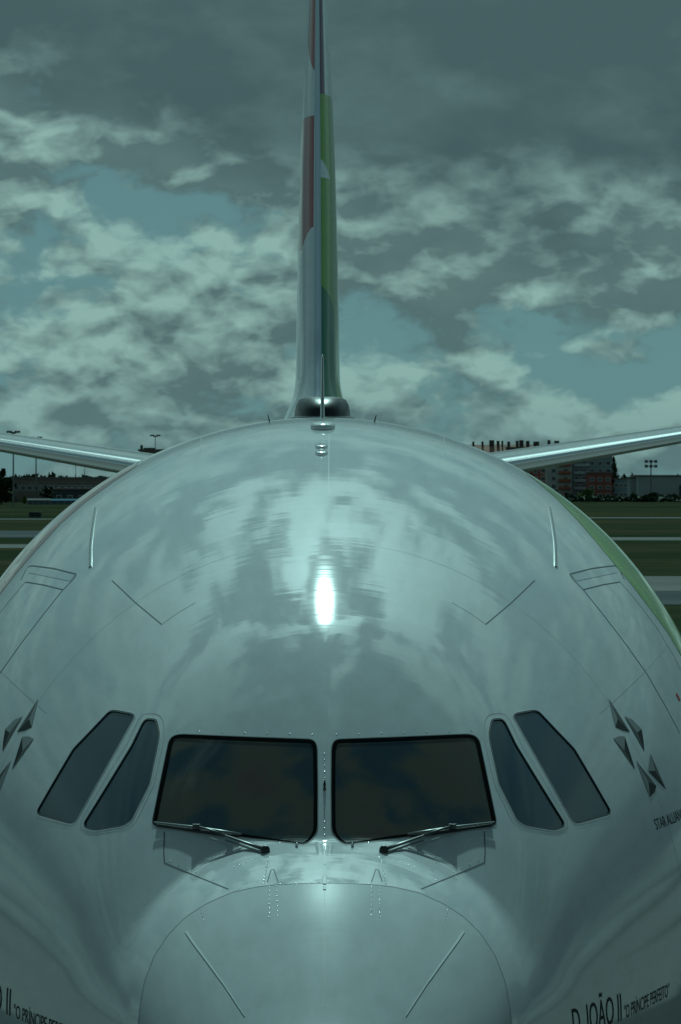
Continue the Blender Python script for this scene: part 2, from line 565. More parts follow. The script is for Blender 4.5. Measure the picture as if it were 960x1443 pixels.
def solve(O, D, t0, t1, it=46):
    """bisection for f = 0 along O + t D with f(t0) < 0 < f(t1)"""
    a = np.full(O.shape[:-1], t0, float) if np.isscalar(t0) else t0.copy()
    b = np.full(O.shape[:-1], t1, float) if np.isscalar(t1) else t1.copy()
    for _ in range(it):
        m = 0.5 * (a + b)
        i = fus(O + m[..., None] * D) < 0
        a = np.where(i, m, a); b = np.where(i, b, m)
    return O + (0.5 * (a + b))[..., None] * D


def grad(P, e=0.004):
    G = np.stack([fus(P + np.array(v) * e) - fus(P - np.array(v) * e) for v in ((1, 0, 0), (0, 1, 0), (0, 0, 1))], -1)
    return G / (np.linalg.norm(G, axis=-1, keepdims=True) + 1e-12)


def hit(px, py):
    """first point of the fuselage on a sight line of the photograph"""
    px = np.atleast_1d(np.asarray(px, float)); py = np.atleast_1d(np.asarray(py, float))
    d = ray(px, py)
    ts = np.linspace(20, 60, 900)
    val = fus(CAM + d[:, None, :] * ts[None, :, None])
    inside = val < 0
    k = np.argmax(inside, 1)
    ok = inside.any(1)
    b = ts[np.maximum(k, 1)]; a = ts[np.maximum(k, 1) - 1]
    for _ in range(30):
        m = .5 * (a + b)
        i = fus(CAM + d * m[:, None]) < 0
        b = np.where(i, m, b); a = np.where(i, a, m)
    P = CAM + d * b[:, None]
    P[~ok] = np.nan
    return P


def side(y, z, s=1):
    """point of the fuselage flank at station y, height z (above the axis)"""
    y = np.atleast_1d(np.asarray(y, float)); z = np.atleast_1d(np.asarray(z, float)) + ZC
    O = np.stack([np.zeros_like(y), y, z], -1)
    D = np.zeros_like(O); D[:, 0] = s
    return solve(O, D, 0.0, 4.0)


MIR = np.array([-1.0, 1, 1])

plane = empty('airliner', (0, 0, 0))
tag(plane, 'white wide-body jet airliner facing the camera head-on, two dark windshields under its rounded roof', 'airplane')

# ---- skin grid: rings of sight lines from the axis, fanned forward over the nose
NTH = 520
th = (np.arange(NTH) + 0.5) / NTH * 2 * math.pi
e_r = np.stack([np.sin(th), np.zeros(NTH), np.cos(th)], -1)
Y0, Z0 = 4.6, -0.30
axis = np.array([0, -Y0, TIP - Z0]); axis /= np.linalg.norm(axis)
rings = []
al = np.concatenate([np.linspace(0, 82, 300), np.linspace(82, 89.7, 24)[1:]])
for a in al[::-1]:
    D = math.cos(R(a)) * e_r + math.sin(R(a)) * axis
    D = D / np.linalg.norm(D, axis=1, keepdims=True)
    O = np.tile([0, Y0, ZC + Z0], (NTH, 1)).astype(float)
    rings.append((O, D))
ys_ = np.concatenate([np.linspace(Y0, 10.0, 170)[1:], np.linspace(10.0, 16, 14)[1:], np.linspace(16, 57.9, 50)[1:]])
for y in ys_:
    zo = float(Z0 + (0 - Z0) * min(1, (y - Y0) / 4)) + max(0, float(mid(np.array([y]))[0]))
    O = np.tile([0, y, ZC + zo], (NTH, 1)).astype(float)
    rings.append((O, e_r))
OO = np.stack([r[0] for r in rings]); DD = np.stack([r[1] for r in rings])
GV = solve(OO, DD, 0.0, 7.0)
NR = len(rings)
tipP = np.array([0, 0.0, ZC + TIP])
V = np.concatenate([GV.reshape(-1, 3), tipP[None], GV[-1].mean(0)[None]])
tip_i, tail_i = NR * NTH, NR * NTH + 1
ii, jj = np.meshgrid(np.arange(NR - 1), np.arange(NTH), indexing='ij')
j2 = (jj + 1) % NTH
Q = np.stack([ii * NTH + jj, ii * NTH + j2, (ii + 1) * NTH + j2, (ii + 1) * NTH + jj], -1).reshape(-1, 4)
VN = grad(V)
VN[tip_i] = (0, -1, 0); VN[tail_i] = (0, 1, 0)
VN[(V[:, 1] < 0.02)] = (0, -1, 0.0)
# orientation: make quads face outwards
q0 = Q[len(Q) // 3]
if np.dot(np.cross(V[q0[1]] - V[q0[0]], V[q0[2]] - V[q0[0]]), VN[q0[0]]) < 0:
    Q = Q[:, ::-1]
PX = proj(V)

# ---- window outlines (photo pixels of the right-hand side; mirrored in the model)
WS = [(468.1, 1055), (470.3, 1046), (476, 1042.5), (560, 1039.5), (658.8, 1035.3), (669.7, 1037.2), (675, 1044), (687, 1101), (698.8, 1158), (697, 1163),
      (630, 1172), (560, 1181), (487, 1190), (477.5, 1184.7), (470.3, 1175.3), (468.1, 1167.5), (467.6, 1110)]
W1 = [(692.5, 1013.5), (707, 1012), (713, 1018), (728.5, 1050), (762, 1105), (796, 1160), (795, 1166), (780, 1170.5), (740, 1164), (728.5, 1156.5),
      (702.5, 1105), (689, 1042.5), (688.5, 1032.5)]
W2 = [(722.5, 1009), (725, 1005.5), (754, 1000), (760, 1002.5), (785, 1029), (810, 1055), (836, 1099), (861, 1142.5), (860, 1147.5), (812.5, 1161), (807.5, 1159),
      (780, 1110), (752, 1061)]


def resample(pts, step, closed=False):
    P = np.array(pts, float)
    if closed: P = np.vstack([P, P[:1]])
    seg = np.linalg.norm(np.diff(P, axis=0), axis=1)
    s = np.concatenate([[0], np.cumsum(seg)])
    n = max(2, int(math.ceil(s[-1] / step)) + 1)
    t = np.linspace(0, s[-1], n)
    out = np.stack([np.interp(t, s, P[:, k]) for k in range(P.shape[1])], -1)
    return out[:-1] if closed else out


def smooth_closed(pts, it=2):
    P = np.array(pts, float)
    for _ in range(it):
        P = P * 0.5 + 0.25 * (np.roll(P, 1, 0) + np.roll(P, -1, 0))
    return P


def outline3(pts, step=4.0, it=1):
    p = smooth_closed(resample(pts, step, True), it)
    return hit(p[:, 0], p[:, 1])


def inpoly(P, poly):
    x, y = P[:, 0], P[:, 1]
    r = np.zeros(len(P), bool)
    n = len(poly)
    for i in range(n):
        x0, y0 = poly[i]; x1, y1 = poly[(i + 1) % n]
        c = ((y0 > y) != (y1 > y)) & (x < (x1 - x0) * (y - y0) / (y1 - y0 + 1e-12) + x0)
        r ^= c
    return r


openings = []
for nm, pts in (('windshield', WS), ('sliding', W1), ('rear', W2)):
    o3 = outline3(pts)
    for s in (1, -1):
        P3 = o3 * (MIR if s < 0 else 1)
        openings.append((nm, s, P3))
FC = V[Q].mean(1)
cand = np.where((FC[:, 1] < 5.2) & (FC[:, 1] > 1.9) & (FC[:, 2] > ZC + 0.1))[0]
hole = np.full(len(Q), -1)
for k, (nm, s, P3) in enumerate(openings):
    poly = proj(P3)
    ins = inpoly(proj(FC[cand]), poly)
    hole[cand[ins]] = k
# pull the jagged rim vertices of each opening onto its outline
for k, (nm, s, P3) in enumerate(openings):
    fa = np.where(hole == k)[0]
    vin = np.unique(Q[fa]); near = np.unique(Q[(hole == -1)])
    rim = np.intersect1d(vin, near)
    poly = resample(proj(P3), 1.0, True)
    pr = proj(V[rim])
    idx = np.argmin(((pr[:, None, :] - poly[None]) ** 2).sum(-1), 1)
    tgt = hit(poly[idx, 0], poly[idx, 1])
    V[rim] = tgt
    VN[rim] = grad(tgt)

# ---- radome seam
rs = [(205, 1443), (222, 1386), (240, 1345), (262, 1310), (290, 1280), (325, 1258), (370, 1248), (457, 1244.5)]
half = resample(rs, 6)
h3 = hit(half[:, 0], half[:, 1])
c_z, c_r = -0.884 + ZC, 1.044
ph = np.linspace(0, 2 * math.pi, 200, endpoint=False)


def submesh(name, faces, m, parent=None, inset=0.0, **kw):
    u, inv = np.unique(faces.reshape(-1), return_inverse=True)
    VV = V[u] - VN[u] * inset
    return mesh(name, VV, inv.reshape(faces.shape), m, parent, normals=VN[u], **kw)


ky = 1.60                                                    # station of the radome joint
# joint round the radome
jt = []
for p in ph:
    d = np.array([math.sin(p), 0, math.cos(p)])
    jt.append(d)
jt = np.array(jt)
Oj = np.tile([0, ky, ZC - 0.884], (len(jt), 1)).astype(float)
PJ = solve(Oj, jt, 0, 4.0)
jp = resample([(457.25, 1244.5), (420, 1245), (390, 1246.5), (360, 1250), (325, 1258), (290, 1274), (262, 1292), (238, 1316), (218, 1346), (204, 1382), (197, 1420), (195, 1443)], 6)
jh = hit(jp[:, 0], jp[:, 1])
print('JOINT', (jh[::6] - [0, 0, ZC]).round(2).tolist())
zl_ = jh[-1, 2]
low = PJ[PJ[:, 2] < zl_ - .15]
low = low[np.argsort(np.arctan2(low[:, 0], -(low[:, 2] - ZC + .884)))]       # left to right along the underside
jy = np.interp(np.linspace(-1, 1, len(low)), [-1, 0, 1], [jh[-1, 1], 1.5, jh[-1, 1]])
ll = low.copy(); ll[:, 1] = jy
dl_ = np.stack([ll[:, 0], 0 * jy, ll[:, 2] - ZC + .884], -1); dl_ /= np.linalg.norm(dl_, axis=1, keepdims=True)
ll = solve(np.stack([0 * jy, jy, np.full(len(jy), ZC - .884)], -1), dl_, 0, 4.0)
PJ = np.concatenate([jh, ll, (jh * MIR)[::-1][:-1]])
PD = resample(np.vstack([PJ, PJ[:1]]), 0.004)
ang = lambda P: np.arctan2(P[:, 0], P[:, 2] - ZC + .884)
oa = np.argsort(ang(PD)); PDs = PD[oa]
FC2 = V[Q].mean(1)
yj = np.interp(ang(FC2), ang(PDs), PDs[:, 1], period=2 * math.pi)
rad = (FC2[:, 1] < yj) & (hole < 0)
rimv = np.intersect1d(np.unique(Q[rad]), np.unique(Q[~rad]))
for c_ in np.array_split(rimv, 20):
    k_ = np.argmin(((V[c_][:, None, :] - PD[None]) ** 2).sum(-1), 1)
    V[c_] = PD[k_]; VN[c_] = grad(PD[k_])
skin = Q[(hole < 0) & ~rad]
fuse = submesh('fuselage', skin, WHITE, plane)
radome = submesh('radome', Q[rad], RADOME, plane)
# close tip and tail
V0 = [V[tip_i]] + [V[j] for j in range(NTH)]
mesh('nose_cap', V0, [(0, 1 + (j + 1) % NTH, 1 + j) for j in range(NTH)], RADOME, radome, normals=[VN[tip_i]] + [VN[j] for j in range(NTH)])
lr = (NR - 1) * NTH
mesh('tail_exhaust', [V[tail_i]] + [V[lr + j] for j in range(NTH)], [(0, 1 + j, 1 + (j + 1) % NTH) for j in range(NTH)], METAL, plane)


def ribbon(P, width, m, name, parent, closed=False, lift=0.0015, side_shift=0.0, thick=0.0, smooth=True):
    """flat strip lying on the fuselage along the points P"""
    P = np.asarray(P, float)
    P = P[~np.isnan(P[:, 0])]
    N = grad(P)
    Tn = (np.roll(P, -1, 0) - np.roll(P, 1, 0)) if closed else np.gradient(P, axis=0)
    Tn /= np.linalg.norm(Tn, axis=1, keepdims=True) + 1e-12
    S = np.cross(Tn, N); S /= np.linalg.norm(S, axis=1, keepdims=True) + 1e-12
    if closed and (S * (P.mean(0) - P)).sum() < 0:
        S = -S                     # positive shift = towards the middle
    n = len(P)
    w = np.broadcast_to(np.asarray(width, float), (n,))[:, None]
    A = P + S * (side_shift + w / 2) + N * lift
    B = P + S * (side_shift - w / 2) + N * lift
    if thick > 0:
        C = P + S * (side_shift + w * 0.62) - N * 0.002
        Dd = P + S * (side_shift - w * 0.62) - N * 0.002
        A = A + N * thick; B = B + N * thick
        VV = np.concatenate([C, A, B, Dd]); k = 4
    else:
        VV = np.concatenate([A, B]); k = 2
    rng = range(n if closed else n - 1)
    Fc = []
    for r in range(k - 1):
        Fc += [(r * n + i, r * n + (i + 1) % n, (r + 1) * n + (i + 1) % n, (r + 1) * n + i) for i in rng]
    if thick > 0 and not closed:
        Fc += [(0, n, 2 * n, 3 * n), (n - 1, 4 * n - 1, 3 * n - 1, 2 * n - 1)]
    NN = np.concatenate([N, N]) if thick == 0 else None
    o = mesh(name, VV, Fc, m, parent, smooth=False, normals=NN)
    return o


def line3(pts, step=5):
    p = resample(pts, step)
    return hit(p[:, 0], p[:, 1])


def both(pts, width, m, name, parent=None, step=5, **kw):
    P = line3(pts, step)
    ribbon(P, width, m, name, parent or plane, **kw)
    ribbon(P * MIR, width, m, name, parent or plane, **kw)


ribbon(PJ, 0.006, mat('joint_grey', (0.30, 0.31, 0.32), 0.5), 'radome_joint', plane, closed=True)

# ---- panes, seals
for k, (nm, s, P3) in enumerate(openings):
    fk = Q[hole == k]
    ctr = np.nanmean(P3, 0)
    nn = grad(ctr[None])[0]
    if nm == 'windshield':
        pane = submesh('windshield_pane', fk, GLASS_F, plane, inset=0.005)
        p = proj(P3)
        ribbon(P3, 0.024, mat('window_seal_black', (0.006, 0.007, 0.007), 0.8, spec=0.0), 'window_seal', pane, closed=True, lift=0.002, side_shift=0.009)
        ribbon(P3, 0.005, SEAM, 'seal_edge', pane, closed=True, lift=0.003, side_shift=-0.005)
    else:
        pane = submesh('side_window_pane', fk, GLASS_S, plane, inset=0.005)
        ribbon(P3, 0.012, mat('window_seal_grey', (0.05, 0.055, 0.06), 0.5), 'window_seal', pane, closed=True, lift=0.002, side_shift=0.003)
        ribbon(P3, 0.005, SEAML, 'frame_edge', pane, closed=True, lift=0.003, side_shift=-0.006)
# outer frame line round the sliding window
of = [(690, 1006), (710, 1005), (717, 1011), (733, 1046), (767, 1101), (800, 1158), (800, 1170), (782, 1176), (736, 1169), (723, 1159), (697, 1106), (683, 1044), (683, 1015)]
pf = smooth_closed(resample(of, 4, True), 2)
P = hit(pf[:, 0], pf[:, 1])
for s in (1, -1):
    ribbon(P * (MIR if s < 0 else 1), 0.004, mat('joint_grey'), 'frame_joint', plane, closed=True)

# ---- cockpit seen dimly through the panes
dark = mat('cockpit_lining', (0.035, 0.038, 0.036), 0.8, var=0.2)
MB().box((-1.05, 2.62, ZC - .06), (1.05, 3.15, ZC + .06)).build('glareshield', dark, plane)
tb_ = np.linspace(0, 2 * math.pi, 48, endpoint=False)
eb = np.stack([np.sin(tb_), 0 * tb_, np.cos(tb_)], -1)
for_ = solve(np.tile([0, 4.75, ZC - .2], (48, 1)).astype(float), eb, 0, 4.0) - eb * .05
mesh('cockpit_bulkhead', for_, [tuple(range(48))], dark, plane)
MB().box((-1.15, 2.6, ZC - 1.2), (1.15, 4.70, ZC - 1.1)).build('cockpit_floor', dark, plane)
for sx in (-.62, .62):
    st = MB()
    st.box((sx - .25, 3.75, ZC - .55), (sx + .25, 4.2, ZC - .40)).box((sx - .24, 4.14, ZC - .40), (sx + .24, 4.26, ZC + .34)).box((sx - .14, 4.15, ZC + .36), (sx + .14, 4.25, ZC + .60))
    st.build('pilot_seat', mat('seat_fabric', (0.05, 0.055, 0.07), 0.9), plane)
paper = mat('paper', (0.7, 0.7, 0.66), 0.8)
for (x0, x1, y0, y1) in ((-.62, -.40, 2.75, 2.98), (-.34, -.18, 2.80, 2.98)):
    m_ = MB().box((x0, y0, ZC + .064), (x1, y1, ZC + .072))
    m_.build('chart_sheet', paper, plane)

# ---- joints, hatches, drip strips
JG = mat('joint_grey')
JG.node_tree.nodes['Principled BSDF'].inputs['Specular IOR Level'].default_value = 0.1
both([(158, 818), (192, 850), (228, 880)], 0.006, SEAM, 'hatch_joint')
both([(228, 880), (250, 864), (276, 849)], 0.005, JG, 'hatch_joint')
ribbon(line3([(464, 612), (463.5, 660), (463, 700)], 5), 0.003, JG, 'skin_joint', plane)
both([(284, 617), (282, 640)], 0.004, JG, 'skin_joint')
both([(232, 1172), (231, 1200), (232, 1216), (280, 1236), (322, 1253)], 0.007, SEAM, 'panel_joint')
both([(378, 1212), (372, 1247)], 0.004, JG, 'panel_joint')
both([(377, 1243), (382, 1226), (386, 1225), (392, 1243)], 0.006, SEAM, 'latch_outline', step=2)
# skin laps round the crown and along it, barely darker than the paint
LAP = mat('lap_joint', (0.37, 0.385, 0.40), 0.5, spec=0.3)
for ya in (5.15, 6.9, 8.3):
    ta = np.linspace(R(8), R(95), 60)
    Oa = np.tile([0, ya, ZC], (60, 1)).astype(float)
    for s_ in (1, -1):
        Da = np.stack([s_ * np.sin(ta), 0 * ta, np.cos(ta)], -1)
        ribbon(solve(Oa, Da, 0, 4.5), 0.0035, LAP, 'lap_joint', plane, lift=.001)
for tdeg in (62,):
    yy_ = np.linspace(4.9, 9.6, 60)
    for s_ in (1, -1):
        Da = np.tile([s_ * math.sin(R(tdeg)), 0, math.cos(R(tdeg))], (60, 1))
        ribbon(solve(np.stack([0 * yy_, yy_, 0 * yy_ + ZC], -1), Da, 0, 4.5), 0.0035, LAP, 'lap_joint', plane, lift=.001)
# doors
both([(803.5, 809), (835, 801), (866, 797), (872, 800), (880, 817)], 0.010, SEAM, 'door_joint')
both([(803.5, 809), (806, 815), (822, 831), (850, 866), (880, 905), (912, 950), (940, 999), (958, 1033)], 0.012, SEAM, 'door_joint')
both([(822, 831), (850, 824), (874, 820)], 0.008, SEAM, 'door_joint')
both([(874, 820), (898, 848), (925, 884), (950, 925), (975, 975)], 0.010, SEAM, 'door_joint')
dp = resample([(805, 810), (866, 799)], 3)
dq = resample([(812, 819), (870, 807)], 3)
dn = min(len(dp), len(dq)); Pp = hit(dp[:dn, 0], dp[:dn, 1]); Pq = hit(dq[:dn, 0], dq[:dn, 1])
GREYP = mat('grey_scuff_plate', (0.36, 0.38, 0.40), 0.35, coat=0.6)
for s in (1, -1):
    A = (Pp + grad(Pp) * .0022) * (MIR if s < 0 else 1); B = (Pq + grad(Pq) * .0022) * (MIR if s < 0 else 1)
    mesh('door_lintel', np.concatenate([A, B]), [(i, i + 1, dn + i + 1, dn + i) for i in range(dn - 1)], GREYP, plane, smooth=True)
# drip strips above the doors, with a row of rivets
ds = line3([(775, 717), (780, 745), (783, 770), (783.5, 799)], 4)
for s in (1, -1):
    P = ds * (MIR if s < 0 else 1)
    o = ribbon(P, 0.020, mat('strip_metal', (0.55, 0.56, 0.56), 0.30, 0.8), 'drip_strip', plane, lift=0.001, thick=0.006)
    Pr = np.stack([np.interp(np.linspace(0, len(P) - 1, 26), np.arange(len(P)), P[:, k]) for k in range(3)], -1)
    Nr = grad(Pr)
    mb = MB()
    for p, n in zip(Pr, Nr):
        mb.tube([p + n * .006, p + n * .0095], .0045, 6, nrm=(0, 1, 0))
    r_ = mb.build('rivet_row', SEAM, o); r_['kind'] = 'stuff'
# rivets round windshield post and nose panel
mb = MB()


def rivets(pts, n):
    p = np.array(pts, float)
    q = resample(p, np.linalg.norm(np.diff(p, axis=0), axis=1).sum() / max(1, n - 1))
    P = hit(q[:, 0], q[:, 1]); Nn = grad(P)
    for a, b in zip(P, Nn):
        r0 = .0042
        mb.tube([a - b * .002, a + b * .0012, a + b * .0026], [r0, r0, r0 * .5], 7, nrm=(1, 0, 0.01))


rivets([(457.5, 1062), (457.5, 1096)], 5); rivets([(457.5, 1120), (457.5, 1186)], 8)
for m_ in (0, 1):
    fx = (lambda x: x) if m_ == 0 else (lambda x: 914.5 - x)
    rivets([(fx(238), 1182), (fx(262), 1186)], 3); rivets([(fx(300), 1185), (fx(300), 1216)], 5)
    rivets([(fx(240), 1213), (fx(262), 1223), (fx(300), 1240)], 6); rivets([(fx(370), 1245), (fx(377), 1212)], 8)
    rivets([(fx(395), 1246), (fx(450), 1243)], 6); rivets([(fx(380), 1250), (fx(379), 1292)], 8); rivets([(fx(390), 1249), (fx(391), 1290)], 7)
    rivets([(fx(460), 1190), (fx(520), 1187)], 6); rivets([(fx(250), 1030), (fx(440), 1035)], 7)
    rivets([(fx(283), 1282), (fx(287), 1296)], 4); rivets([(fx(330), 1222), (fx(356), 1212)], 4)
rv = mb.build('rivets', METAL, plane, smooth=True); rv['kind'] = 'stuff'
# lightning strips on the radome
for pts in ([(262, 1313), (272, 1328), (298, 1363), (316, 1388), (345, 1432)],):
    P = line3(pts, 4)
    w = np.interp(np.arange(len(P)), [0, len(P) * .55, len(P) * .6, len(P)], [.008, .006, .004, .003])
    for s in (1, -1):
        Pm = P * (MIR if s < 0 else 1)
        ribbon(Pm, w, SEAML, 'lightning_strip', radome, lift=0.001, thick=0.003)
P = line3([(457.5, 1252), (457.5, 1300), (457.5, 1420)], 5)
ribbon(P, 0.004, JG, 'lightning_strip', radome)
P = line3([(457.5, 1197), (457.5, 1218)], 3)
ribbon(P, 0.008, mat('joint_grey'), 'centre_joint', plane)
P = line3([(457.5, 1236), (457.5, 1246)], 2)
ribbon(P, 0.018, JG, 'nose_fitting', plane, lift=0.001, thick=0.003)
P = line3([(457.5, 1249), (457.5, 1254)], 2)
ribbon(P, 0.014, JG, 'nose_fitting', plane, lift=0.001, thick=0.003)
# lip along the windshield foot
both([(214, 1166), (300, 1176), (380, 1186), (440, 1192), (457, 1193)], 0.005, JG, 'windshield_sill', lift=0.001)


# ---- wipers, parked along the foot of each windshield
def lifted(pts, h):
    p = np.array(pts, float)
    P = hit(p[:, 0], p[:, 1])
    return P - ray(p[:, 0], p[:, 1]) * np.asarray(h, float).reshape(-1, 1) * 1.35      # clear of the skin, towards the sight line


for s in (1, -1):
    mm = MIR if s < 0 else np.array([1.0, 1, 1])
    arm = empty('wiper', (0, 0, 0), plane)
    ap = lifted([(541.5, 1197), (570, 1187), (598, 1177)], [.030, .040, .046]) * mm
    MB().tube(ap, [.017, .014, .010], 10, flat=.6).build('wiper_arm', WIPER, arm, True)
    ap2 = lifted([(598, 1177), (620, 1169), (638, 1164)], [.046, .046, .042]) * mm
    MB().tube(ap2, [.009, .007, .007], 8).build('wiper_rod', WIPER, arm, True)
    ap3 = lifted([(546, 1201), (570, 1193), (597, 1184)], [.016, .020, .03]) * mm
    MB().tube(ap3, [.006, .006, .005], 8).build('wiper_rod', WIPERL, arm, True)
    bl = lifted([(575, 1175), (610, 1170), (640, 1165.5), (697, 1158.5)], [.030, .030, .030, .030]) * mm
    MB().tube(bl, [.006, .008, .008, .005], 8).build('wiper_blade_holder', WIPERL, arm, True)
    bl = lifted([(578, 1178.5), (610, 1174.5), (640, 1170), (694, 1162)], [.012, .012, .012, .012]) * mm
    MB().tube(bl, [.008, .010, .010, .007], 6).build('wiper_blade', RUBBER, arm, True)
    pb = lifted([(638, 1164.5)], [.036])[0] * mm
    MB().box(pb - [.022, .014, .014], pb + [.022, .014, .014]).build('wiper_joint', WIPER, arm)
    p0 = lifted([(541, 1197.5)], [-.005])[0] * mm
    p1 = lifted([(541, 1197.5)], [.045])[0] * mm
    MB().tube([p0, p1 * .9 + p0 * .1, p1], [.026, .026, .016], 14).build('wiper_pivot', RUBBER, arm, True)
    # rain repellent nozzle by the inner corner
    n0 = lifted([(497, 1191)], [-.002])[0] * mm; n1 = lifted([(497, 1190)], [.035])[0] * mm
    MB().tube([n0, n0 * .5 + n1 * .5, n1], [.010, .007, .009], 8).build('rain_nozzle', METAL, plane, True)
p0 = lifted([(457.5, 1113)], [0])[0]; p1 = lifted([(457.5, 1100)], [.02])[0]; p2 = lifted([(457.5, 1099)], [.05])[0]
MB().tube([p0, p0 * .4 + p1 * .6, p2], [.010, .009, .004], 8).build('ice_probe', RUBBER, plane, True)


# ---- antennas on the roof
def roof(px, py):
    P = hit(px, py)
    return P[0], grad(P)[0]


def dome(name, px, py, rx, ry, h, m, n=24):
    c, nn = roof(px, py)
    t = np.array([0, 1.0, 0]); t = t - nn * t.dot(nn); t /= np.linalg.norm(t)
    b = np.cross(t, nn)
    V_, F_ = [], []
    prof_ = [(1.0, -.003), (1.0, .35), (.93, .72), (.72, .95), (.35, 1.0), (0.02, 1.0)]
    for rr, hz in prof_:
        for k in range(n):
            a = k * 2 * math.pi / n
            V_.append(c + b * rx * rr * math.cos(a) + t * ry * rr * math.sin(a) + nn * h * hz)
    for r in range(len(prof_) - 1):
        F_ += [(r * n + k, r * n + (k + 1) % n, (r + 1) * n + (k + 1) % n, (r + 1) * n + k) for k in range(n)]
    F_.append(tuple((len(prof_) - 1) * n + k for k in range(n)))
    return mesh(name, V_, F_, m, plane, smooth=True)


dome('gps_antenna', 453, 639, .044, .075, .020, POLISH)
dome('gps_antenna', 453, 630, .044, .075, .020, POLISH)
dome('marker_antenna', 455, 603, .088, .14, .042, mat('antenna_paint', (0.5, 0.52, 0.53), 0.2, coat=1))
# tall blade antenna, seen edge on
c, nn = roof(455, 592)
c = np.array([c[0], 10.2, ZC + 2.87])
mb = MB()
Bv, Bf = [], []
for hz, ch, tw in ((0, .36, .020), (.02, .34, .016), (.25, .26, .013), (.46, .18, .010), (.485, .14, .004)):
    for a in range(16):
        an = a * 2 * math.pi / 16
        Bv.append((c[0] + tw * math.sin(an), c[1] + .18 * hz / .48 + ch / 2 * math.cos(an), c[2] + hz))
for r in range(4):
    Bf += [(r * 16 + k, r * 16 + (k + 1) % 16, (r + 1) * 16 + (k + 1) % 16, (r + 1) * 16 + k) for k in range(16)]
Bf.append(tuple(64 + k for k in range(16)))
mesh('blade_antenna', Bv, Bf, mat('antenna_grey', (0.20, 0.22, 0.22), 0.3, coat=.5), plane, smooth=True)
for px in (380, 528):
    c, nn = roof(px, 594 if px < 457 else 594)
    tp = c + np.array([(-.012 if px < 457 else .012), 0, .048])
    MB().tube([c - nn * .004, c * .6 + tp * .4, tp], [.006, .005, .003], 6).build('static_probe', BLACKP, plane, True)

# satellite antenna fairing on the roof, well behind the crest
Ys = 24.0
for nm, w_, l_, z0, z1, m in (('antenna_plinth', .345, 1.35, -.03, .195, mat('plinth_grey', (0.16, 0.17, 0.18), 0.4, coat=.4)),
                              ('antenna_fairing', .305, 1.25, .195, .415, BLACKP)):
    Vv, Ff = [], []
    n = 40
    pr = [(1.0, 0.0), (1.0, .82), (1.03, .84), (1.03, 1.0), (.9, 1.0)] if nm == 'antenna_plinth' else [(1.0, 0), (.985, .30), (.93, .62), (.84, .86), (.70, .97), (.4, 1.0), (.02, 1.0)]
    for rr, hz in pr:
        for k in range(n):
            a = k * 2 * math.pi / n
            ca, sa = math.cos(a), math.sin(a)
            sx = math.copysign(abs(ca) ** .7, ca); sy = math.copysign(abs(sa) ** .8, sa)
            Vv.append((.025 + w_ * rr * sx, Ys + l_ * (rr if nm == 'antenna_plinth' else rr ** 1.3) * sy, ZC + 2.87 + z0 + (z1 - z0) * hz))
    for r in range(len(pr) - 1):
        Ff += [(r * n + k, r * n + (k + 1) % n, (r + 1) * n + (k + 1) % n, (r + 1) * n + k) for k in range(n)]
    Ff.append(tuple((len(pr) - 1) * n + k for k in range(n)))
    mesh(nm, Vv, Ff, m, plane, smooth=True)


# ---- tail fin
def airfoil(n=30):
    """half thickness (fraction of chord at t/c = 1) over chord fraction"""
    u = (1 - np.cos(np.linspace(0, math.pi, n))) / 2
    u = u ** 1.25
    t = 5 * (0.2969 * np.sqrt(u) - 0.126 * u - 0.3516 * u**2 + 0.2843 * u**3 - 0.1036 * u**4)
    return u, t


U, TT = airfoil(64)
zz = np.concatenate([np.linspace(7.5, 9.3, 22), np.linspace(9.3, 17.4, 420)[1:]])
hw = pchip([7.5, 8.2, 8.6, 8.85, 9.15, 10, 12.1, 16, 17.4], [.9, .68, .51, .415, .372, .36, .325, .185, .12])
le = pchip([7.5, 8.0, 8.5, 9.2, 10, 17.4], [43.8, 45.0, 46.2, 47.0, 47.75, 54.6])
Vv, Ff, Fm = [], [], []
nu = len(U)
fcol = {'w': 0, 'r': 1, 'g': 2, 'p': 3, 'd': 4, 'm': 5}


def fin_colour(sx, u, z):
    s = -1 if sx < 0 else 1
    if u < .003: return 'm'
    if s < 0:       # viewer's left: white with red fields
        if z > 14.55 + 6.0 * u and u < .10 and u > .006: return 'r'
        if 11.35 + 4 * max(0, .1 - u) < z < 13.75 and u > .006: return 'r'
        return 'w'
    if z > 14.15: return 'p' if u < .03 else 'w'
    if 12.60 < z < 12.60 + .36 * (1 - u / .07) and u < .07: return 'w'
    if z < 10.3 + (.10 - u) * 4 and u < .10: return 'd'
    return 'g' if u < .6 else 'w'


for z in zz:
    chord = (53.9 + (z - 8) * .42) - le(np.array([z]))[0]
    l = le(np.array([z]))[0]; h = hw(np.array([z]))[0]
    for sgn in (-1, 1):
        for u, t in zip(U, TT):
            Vv.append((-.008 + sgn * h * t / .5, l + chord * u, z))
for i in range(len(zz) - 1):
    for sidx in (0, 1):
        for k in range(nu - 1):
            a = i * 2 * nu + sidx * nu + k; b = a + 2 * nu
            Ff.append((a, a + 1, b + 1, b) if sidx else (a, b, b + 1, a + 1))
            Fm.append(fcol[fin_colour(-1 if sidx == 0 else 1, (U[k] + U[k + 1]) / 2, (zz[i] + zz[i + 1]) / 2)])
FIN = [FINW, RED, GREEN, PLUM, DGREEN, mat('fin_edge_metal', (0.42, 0.47, 0.52), 0.3, 0.6)]
mesh('tail_fin', Vv, Ff, FINW, plane, smooth=True, mats=FIN, mi=Fm)

